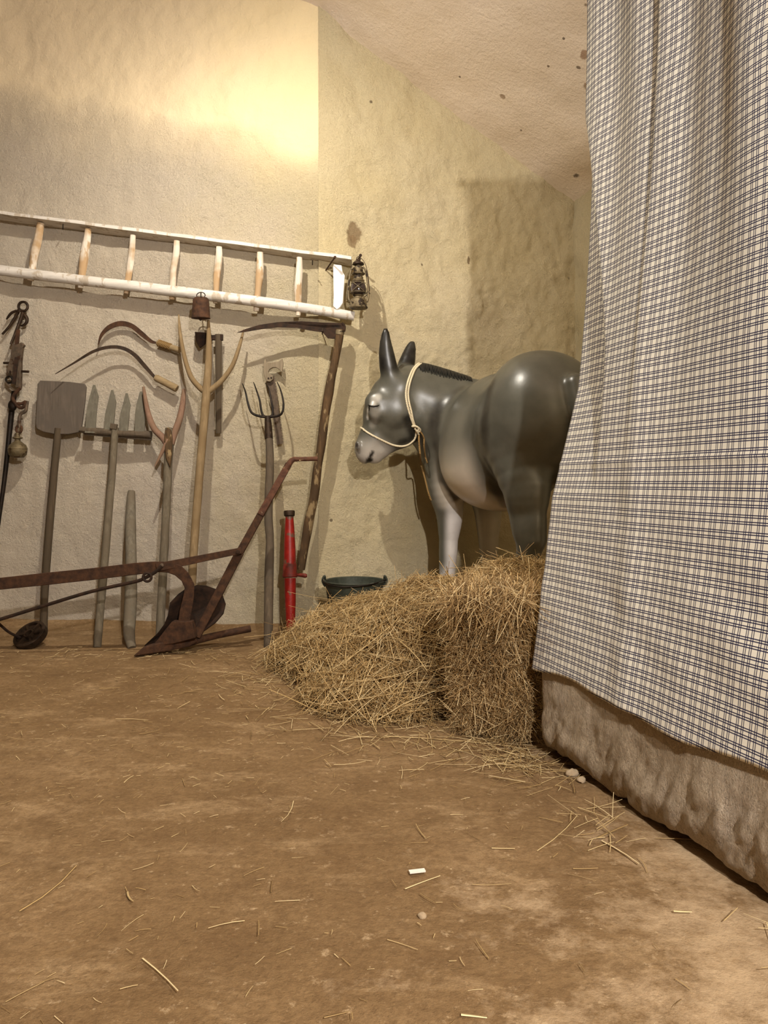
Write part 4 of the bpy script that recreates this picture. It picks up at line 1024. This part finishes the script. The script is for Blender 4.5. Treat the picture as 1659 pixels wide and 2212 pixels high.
cone(Hd(818,976),Hd(812,986),19*s_,15*s_,0.02,((0,1,0),1.1))
# brows, eyelids
for sg in (-1,1):
    ellip(Hd(810,868,sg*0.070),(0.052,0.034,0.05),None,0.045)
    ellip(Hd(806,878,sg*0.10),(0.026,0.018,0.020),None,0.015)
    ellip(Hd(812,893,sg*0.086),(0.038,0.024,0.036),None,0.03)
    ellip(Hd(855,885,sg*0.075),(0.07,0.030,0.08),None,0.04)
# mouth and nostrils
cone(Hd(797,998,-0.10),Hd(803,978,-0.10),0.020,0.006,0.008,None,'sub'); cone(Hd(797,1006,-0.12),Hd(797,1006,0.12),0.016,0.016,0.010,None,'sub')
for sg in (-1,1):
    ellip(Hd(773,962,sg*0.055),(0.018,0.02,0.026),None,0.012); ellip(Hd(768,963,sg*0.066),(0.010,0.014,0.017),None,0.008,'sub')
# ears
ef=((0,1,0),0.72)
chain(fine([(Hd(843,818,-0.05),19*s_),(Hd(839,792,-0.055),19.5*s_),(Hd(835,766,-0.06),17*s_),(Hd(833,742,-0.07),13*s_),(Hd(833,722,-0.075),8.5*s_),(Hd(833,715,-0.075),6.5*s_)]),0.03,ef)
chain(fine([(Hd(872,806,0.10),20*s_),(Hd(880,780,0.13),18*s_),(Hd(886,757,0.15),13*s_),(Hd(890,743,0.155),7.5*s_)]),0.03,ef)
# mane crest under the separate hair
# legs
lf=((DU[0],DU[1],0),1.0)
YF=4.20
chain(fine([(B(0.86,0.15,1.0),0.13),(PP(962,1050,YF),0.098),(PP(971,1110,YF),0.074),(PP(969,1165,YF),0.052),(PP(968,1195,YF),0.051),(PP(966,1240,YF),0.043),(PP(965,1300,YF),0.043),(PP(961,1335,YF),0.052),(PP(957,1352,YF-0.02),0.055)]),0.05)
cone(PP(957,1352,YF-0.03),PP(956,1369,YF-0.05),0.056,0.066,0.02)
YR=4.36
chain(fine([(B(0.88,-0.13,1.0),0.13),(PP(1050,1060,YR),0.095),(PP(1054,1105,YR),0.078),(PP(1055,1160,YR),0.058),(PP(1056,1185,YR),0.054),(PP(1056,1230,YR),0.043),(PP(1056,1290,YR),0.043),(PP(1054,1325,YR-.01),0.05),(PP(1052,1340,YR-0.03),0.054)]),0.05)
cone(PP(1052,1342,YR-0.04),PP(1051,1356,YR-0.06),0.056,0.066,0.02)
def hind(off):
    o=np.array(off); Yh=3.47
    pts=[(B(0.12,0.12,1.08),0.175),(PP(1134,1050,Yh),0.105),(PP(1137,1105,Yh),0.080),(PP(1141,1145,Yh-0.02),0.073),(PP(1144,1178,Yh-0.03),0.060),(PP(1136,1230,Yh-0.02),0.048),(PP(1134,1330,Yh),0.043),(PP(1134,1395,Yh),0.052),(PP(1130,1415,Yh+0.03),0.054)]
    chain(fine([(p+o,r) for i,(p,r) in enumerate(pts)]),0.05)
    cone(PP(1158,1130,Yh-0.06)+o,PP(1160,1165,Yh-0.06)+o,0.030,0.038,0.04)
    cone(PP(1162,1050,Yh-0.05)+o,PP(1158,1135,Yh-0.06)+o,0.05,0.026,0.05)
    cone(PP(1130,1422,Yh+0.04)+o,PP(1128,1436,Yh+0.06)+o,0.056,0.066,0.02)
hind((0,0,0)); hind((0.285,0.055,0))
# tail
chain([(B(-0.20,0,1.27),0.045),(B(-0.26,0,1.12),0.035),(B(-0.26,0,0.85),0.028),(B(-0.25,0,0.62),0.035),(B(-0.25,0,0.48),0.012)],0.03)

def surface_nets(S):
    nx,ny,nz=S.shape; ins=S<0
    c=[ins[i:nx-1+i,j:ny-1+j,k:nz-1+k] for i in (0,1) for j in (0,1) for k in (0,1)]
    sm=sum(x.astype(np.int8) for x in c); act=(sm>0)&(sm<8); idx=-np.ones(act.shape,np.int64); A=np.argwhere(act); idx[act]=np.arange(len(A))
    acc=np.zeros((len(A),3)); cnt=np.zeros(len(A))
    off=[(i,j,k) for i in (0,1) for j in (0,1) for k in (0,1)]
    for a in range(8):
        for b in range(a+1,8):
            oa,ob=np.array(off[a]),np.array(off[b])
            if np.abs(oa-ob).sum()!=1: continue
            va=S[A[:,0]+oa[0],A[:,1]+oa[1],A[:,2]+oa[2]]; vb=S[A[:,0]+ob[0],A[:,1]+ob[1],A[:,2]+ob[2]]
            m=(va<0)!=(vb<0); t=np.where(m,va/(va-vb+1e-12),0)[:,None]; acc+=np.where(m[:,None],oa+(ob-oa)*t,0); cnt+=m
    V=G0+(A+acc/cnt[:,None])*hs
    F=[]
    for ax in range(3):
        o1,o2=[(1,2),(2,0),(0,1)][ax]
        sa=[slice(0,n) for n in S.shape]; sb=list(sa); sa[ax]=slice(0,S.shape[ax]-1); sb[ax]=slice(1,S.shape[ax])
        cr=ins[tuple(sa)]!=ins[tuple(sb)]; E=np.argwhere(cr); E=E[(E[:,o1]>0)&(E[:,o2]>0)&(E[:,o1]<S.shape[o1]-1)&(E[:,o2]<S.shape[o2]-1)]
        q=[]
        for d1,d2 in ((1,1),(0,1),(0,0),(1,0)):
            e=E.copy(); e[:,o1]-=d1; e[:,o2]-=d2; q.append(idx[e[:,0],e[:,1],e[:,2]])
        q=np.stack(q,1); flip=~ins[E[:,0],E[:,1],E[:,2]]; q[flip]=q[flip][:,::-1]; F.append(q)
    return V,np.concatenate(F)
DVt,DF=surface_nets(SD)
# relax a little so that the surface reads as smooth resin
nb=np.zeros_like(DVt); ct=np.zeros(len(DVt)); 
E=np.concatenate([DF[:,[0,1]],DF[:,[1,2]],DF[:,[2,3]],DF[:,[3,0]]]); E=np.unique(np.sort(E,1),axis=0)
for it in range(4):
    nb[:]=0; ct[:]=0
    for k in (0,1): 
        for c in range(3): nb[:,c]+=np.bincount(E[:,k],DVt[E[:,1-k],c],len(DVt))
        ct+=np.bincount(E[:,k],minlength=len(DVt))
    lap=nb/np.maximum(ct,1)[:,None]-DVt; DVt=DVt+lap*(0.5 if it%2==0 else -0.40)
DORG=(float(B(0.45,0,0)[0]),float(B(0.45,0,0)[1]),0.0)
dk=raw('donkey',DVt,DF,M['donkey'],origin=DORG)
tag(dk,'life-size grey donkey statue with white belly and rope halter, standing behind the straw facing left','donkey statue')
# airbrushed paint, by place on the body
me=dk.data; nrm=np.empty(len(me.vertices)*3,np.float32); me.vertices.foreach_get('normal',nrm); nrm=nrm.reshape(-1,3)
rel=DVt-DH; uu=rel@DU; vv=rel@DV; zz=DVt[:,2]
ix=CX+DVt[:,0]/DVt[:,1]*FPX; 
def L3(c): return np.array(lin(c)[:3])
def sst(x,a,b): t=np.clip((x-a)/(b-a),0,1); return t*t*(3-2*t)
col=np.tile(L3((74,73,65)),(len(DVt),1))
def lay(c,w): 
    global col
    w=np.clip(w,0,1)[:,None]; col=col*(1-w)+L3(c)*w
def near(p,r,r2=None):
    d=np.linalg.norm(DVt-np.array(p),axis=1); return 1-sst(d,r*0.35 if r2 is None else r2,r)
head=(DVt[:,0]<0.17)&(zz>0.85); hf=(1-sst(DVt[:,0],0.10,0.22))*sst(zz,0.85,0.95)
trunk=(uu>0.0)&(uu<1.1)&(np.abs(vv)<0.36)
lay((214,202,186),(1-sst(zz,0.80,1.10))*sst(uu,0.22,0.36)*(1-sst(uu,0.66,0.80))*sst(zz,0.68,0.72))
lay((128,124,112),0.5*sst(zz,0.9,1.0)*(1-sst(zz,1.12,1.3))*sst(uu,0.3,0.4)*(1-sst(uu,0.62,0.76)))
# legs: pale from the inside of the forearm down, dark bands in front
fl=(uu>0.6); hl=(uu<0.35)&(zz<0.9)
def seg(a,b,r): 
    a=np.array(a);b=np.array(b);ba=b-a;t=np.clip(((DVt-a)@ba)/(ba@ba),0,1);return np.linalg.norm(DVt-a-t[:,None]*ba,axis=1)<r
f1=seg(PP(965,1080,YF),PP(958,1370,YF),0.11); f2=seg(PP(1054,1090,YR),PP(1052,1360,YR),0.11)
xx=(DVt[:,0]-((965-CX)/FPX*YF))
lay((206,200,196),f1*(1-sst(zz,0.62,0.82))*sst(xx,-0.03,0.02))
lay((206,200,196),f1*(1-sst(zz,0.30,0.42))*0.9)
lay((176,168,152),f2*(1-sst(zz,0.6,0.85))*sst(-nrm[:,1],-0.2,0.5))
lay((176,168,152),f2*(1-sst(zz,0.3,0.45)))
hr_=(1-sst(zz,0.30,0.50))*(uu<0.3)
lay((150,142,128),hr_)
# dark sprayed creases behind the shoulder and before the thigh, plus painted gap shade
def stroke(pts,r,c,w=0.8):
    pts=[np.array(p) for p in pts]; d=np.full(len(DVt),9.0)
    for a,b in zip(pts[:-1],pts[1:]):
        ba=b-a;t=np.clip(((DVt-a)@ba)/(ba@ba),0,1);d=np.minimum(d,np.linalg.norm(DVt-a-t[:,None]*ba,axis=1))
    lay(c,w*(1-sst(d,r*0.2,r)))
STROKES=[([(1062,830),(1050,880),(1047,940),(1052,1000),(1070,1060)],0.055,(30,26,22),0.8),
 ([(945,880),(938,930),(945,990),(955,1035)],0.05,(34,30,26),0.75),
 ([(948,1000),(960,1040),(985,1076)],0.035,(22,18,16),0.85),([(1000,838),(965,862),(940,892),(928,935)],0.035,(44,42,38),0.5),([(1090,1095),(1075,1060)],0.03,(40,32,26),0.5)]  # shade of the leg-belly gap and neck crease, painted on
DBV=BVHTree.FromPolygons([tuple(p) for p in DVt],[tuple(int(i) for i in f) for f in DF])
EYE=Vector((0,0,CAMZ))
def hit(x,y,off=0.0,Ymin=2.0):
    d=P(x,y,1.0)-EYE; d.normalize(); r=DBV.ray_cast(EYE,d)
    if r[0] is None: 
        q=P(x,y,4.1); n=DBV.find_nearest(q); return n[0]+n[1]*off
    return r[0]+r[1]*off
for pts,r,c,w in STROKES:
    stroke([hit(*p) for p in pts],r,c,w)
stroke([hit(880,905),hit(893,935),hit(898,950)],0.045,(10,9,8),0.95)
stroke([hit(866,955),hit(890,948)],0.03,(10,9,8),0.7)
# muzzle, eye ring, forehead, ears, mane line
mz=near(Hd(806,986),0.15,0.05); lay((180,174,166),mz*0.9)
lay((190,184,174),near(hit(810,863),0.040,0.006)*0.5); lay((200,196,188),near(hit(805,873),0.024,0.006)*0.6)
stroke([hit(794,885),hit(794,902)],0.016,(206,202,194),0.8); stroke([hit(805,888),hit(810,902),hit(804,918)],0.030,(140,136,128),0.5)
lay((200,196,186),near(hit(817,857),0.028,0.006)*0.5)
for a,b in ((Hd(843,820,-0.05),Hd(833,705,-0.075)),(Hd(873,800,0.11),Hd(892,733,0.155))):
    a=np.array(a);b=np.array(b);ba=b-a;t=((DVt-a)@ba)/(ba@ba);d=np.linalg.norm(DVt-a-np.clip(t,0,1)[:,None]*ba,axis=1)
    lay((15,14,14),(1-sst(d,0.045,0.065))*sst(t,0.0,0.25))
lay((14,12,11),near(hit(799,994),0.022,0.010)); 
stroke([hit(793,1000),hit(797,994)],0.024,(10,8,8),1.0); stroke([hit(797,994),hit(801,984),hit(805,977)],0.015,(10,8,8),1.0)
stroke([Hd(796,1003,0.06),Hd(800,990,0.085),Hd(804,977,0.095)],0.016,(10,8,8),1.0)
for sg in (-1,1): lay((20,16,16),near(Hd(768,963,sg*0.066),0.017,0.011)); lay((70,62,60),near(Hd(768,963,sg*0.066),0.034,0.018)*0.4)
lay((132,128,120),near(hit(812,889),0.040,0.012)*0.55)
# hooves
lay((40,34,28),(zz<0.055)*1.0)
lay((40,38,34),(1-sst(np.abs(uu+0.25),0.03,0.06))*(np.abs(vv)<0.06)*(zz<1.1)*0.8)
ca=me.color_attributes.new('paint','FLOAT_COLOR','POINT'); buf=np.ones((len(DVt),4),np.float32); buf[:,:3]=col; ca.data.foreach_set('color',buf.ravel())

def dchild(m,name,mat,label=None):
    o=m.build(name,mat,None,origin=DORG); o.parent=dk; o.location=(0,0,0)
    if label: o['label']=label
    return o
# closed eyelids: black painted lash line
for sg in (-1,):
    m=MB(); ps=[hit(x,y,0.002) for x,y in ((796,875),(801,877),(808,878),(815,877),(819,875))]
    m.tube(ps,[0.002,0.0038,0.0045,0.0038,0.0015],8); 
    ps=[hit(x,y,0.0005) for x,y in ((798,877),(798,882),(797,888))]; m.tube(ps,[0.0040,0.0030,0.001],8); dchild(m,'eyelid',M['black'])
m=MB(); m.tube([Hd(x,y,0.0)+np.array([0,0.105,0]) if False else Vector(tuple(Hd(x,y,0.118))) for x,y in ((800,876),(806,879),(815,877))],[0.002,0.005,0.002],8); dchild(m,'eyelid',M['black'])
# mane: a low ridge of stiff tufts along the crest
m=MB(); cr=[]
path=[(903,780),(912,781),(930,783),(948,790),(966,799),(984,809),(1000,818),(1012,824)]
Pn,_=spline([Vector((x,y,0)) for x,y in path],[1]*len(path),7)
for i,p in enumerate(Pn):
    # find the crest under this picture column: highest surface point
    f=i/(len(Pn)-1); Yc=4.20+0.10*f
    best=None
    for k in range(60):
        yy=p.y-16+k*0.8
        d=(P(p.x,yy,1.0)-EYE).normalized(); r=DBV.ray_cast(EYE,d)
        if r[0] is not None: best=(r[0],r[1],yy); break
    if best is None: continue
    cr.append(best)
hs_=[c[0].copy() for c in cr]
for _ in range(6): hs_=[hs_[0]]+[(hs_[i-1]+hs_[i]*2+hs_[i+1])/4 for i in range(1,len(hs_)-1)]+[hs_[-1]]
for i,(h,n,yy) in enumerate(cr):
    h=hs_[i]
    f=i/(len(cr)-1); hgt=0.020*math.sin(math.pi*min(1,max(0.15,f*0.8+0.2)))+0.004
    top=h+Vector((0.004,0.012,hgt)); low=h+Vector((0.010+0.006*math.sin(i*2.1),-0.030,-0.044-0.008*math.sin(i*1.7)))
    nr=DBV.find_nearest(low); low=nr[0]+nr[1]*0.003; mid=(top+low)/2; nm=DBV.find_nearest(mid); mid=nm[0]+nm[1]*(0.008)
    m.tube([low,mid,top,h+Vector((0,0.035,-0.01))],[0.0014,0.0052,0.0056,0.003],6,sub=3)
dchild(m,'mane',M['mane'])

# ------------------------------------------------------------------ rope halter
def crest(x):
    for k in range(90):
        d=(P(x,765+k*0.5,1.0)-EYE).normalized(); r_=DBV.ray_cast(EYE,d)
        if r_[0] is not None: return r_[0],Vector((0,-0.3,1))
def halter():
    t=thing('rope_halter','cream rope halter knotted at the jaw of the donkey statue','halter',tuple(hit(902,925)))
    r=0.0052
    def over(pts,rad,name,mat='rope',tail=()):
        m=MB(); m.tube([hit(x,y,rad*0.8) for x,y in pts]+[Vector(p) for p in tail],rad,8,sub=4); return m.build(name,M[mat],t)
    # nose band: near side then round the bridge to the far side
    near_=[hit(x,y,r*0.8) for x,y in ((779,924),(788,930),(800,938),(815,946),(832,954),(850,961),(868,963),(882,959),(893,950),(898,938),(897,926),(892,914))]
    def far(x,y,off=0.2):
        o=P(x,y,4.6); nrr=DBV.ray_cast(o,Vector((0,-1,0))); 
        if nrr[0] is None: nr2=DBV.find_nearest(P(x,y,4.25)); return nr2[0]+nr2[1]*r*0.8
        return nrr[0]+nrr[1]*r*0.8
    farn=[far(x,y) for x,y in ((893,945),(868,958),(840,950),(815,940),(795,930),(785,925))]
    fr=DBV.find_nearest(Vector(tuple(Hd(770,920)))); fr=fr[0]+fr[1]*r
    m=MB(); m.tube(list(reversed(near_[:9]))+[fr]+list(reversed(farn)),r,8,sub=4); m.build('nose_band',M['rope'],t)
    m=MB(); m.tube(near_[7:],r,8,sub=4); m.build('jaw_loop',M['rope'],t)
    for dx in (0,5):
        pts=[hit(x+dx*(1 if y<905 else 0.6),y,r*0.9) for x,y in ((893,797),(885,812),(879,830),(876,850),(878,870),(883,890),(889,908),(894,922))]
        topn=crest(905+dx); fq=[far(908+dx,792),far(902+dx,840),far(895+dx,880),far(893+dx,920)]
        m=MB(); m.tube(list(reversed(pts))+[topn[0]+topn[1]*(r+0.010)]+fq,r,8,sub=4); m.build('poll_strap',M['rope'],t)
    k=hit(898,923,r*1.5); m=MB()
    q=lambda x,y,o=0.01: hit(x,y,o)
    m.tube([q(889,920),q(896,918,0.02),q(904,923,0.02),q(906,928,0.015),q(899,929,0.022),q(894,923,0.02)],r,8,sub=4); m.tube([q(902,922,.02),q(899,930,.022),(q(903,936,.018))],r,8,sub=3); m.build('knot',M['rope'],t)
    a=q(903,935,.015)
    m=MB(); m.tube([a,P(905,950,a.y-0.02),P(906,965,a.y-0.02),P(908,985,a.y-0.02),hit(914,1003,0.012),hit(921,1030,0.01),hit(928,1060,0.01),hit(934,1080,0.008)],[r,r,r*0.95]+[r*0.9]*5,8,sub=4); m.build('lead_rope',M['rope_dark'],t)
    m=MB(); m.tube([q(905,928,.015),P(912,938,a.y-0.01),P(916,948,a.y),P(916,962,a.y),hit(922,985,0.01),hit(926,1000,0.008)],r*0.85,8,sub=4); m.build('rope_end',M['rope_dark'],t)
halter()
# ------------------------------------------------------------------ camera, lamps
cam=bpy.data.cameras.new('camera'); co=bpy.data.objects.new('camera',cam); COL.objects.link(co); scn.camera=co
co.location=(0,0,CAMZ); co.rotation_euler=(math.radians(90),0,0)
cam.sensor_fit='VERTICAL'; cam.sensor_height=36; cam.lens=36*FPX/2212
cam.shift_y=-(1106-HY)/2212; cam.shift_x=0.0; cam.clip_start=0.05
def lamp(name,loc,power,color,r):
    l=bpy.data.lights.new(name,'POINT'); l.energy=power; l.color=color; l.shadow_soft_size=r
    o=bpy.data.objects.new(name,l); COL.objects.link(o); o.location=loc; return o
sl=bpy.data.lights.new('warm_spot','SPOT'); sl.energy=168; sl.color=(1.0,0.925,0.79); sl.shadow_soft_size=0.02; sl.spot_size=math.radians(165); sl.spot_blend=1.0
so=bpy.data.objects.new('warm_spot',sl); COL.objects.link(so); so.location=(-0.775,2.8,3.11)
so.rotation_euler=(Vector((-0.5,4.3,0.95))-so.location).to_track_quat('-Z','Y').to_euler()
lamp('pale_lamp',(0.90,-1.45,2.45),500,(1.0,0.945,0.89),0.045)
w=bpy.data.worlds.new('world'); scn.world=w; w.use_nodes=True
w.node_tree.nodes['Background'].inputs[0].default_value=(0.9,0.75,0.55,1); w.node_tree.nodes['Background'].inputs[1].default_value=0.0
scn.view_settings.view_transform='Standard'; scn.view_settings.look='None'; scn.view_settings.exposure=0.50; scn.view_settings.gamma=1.0
scn.view_settings.use_curve_mapping=False
scn.cycles.use_denoising=True
scn.cycles.max_bounces=8; scn.cycles.diffuse_bounces=4
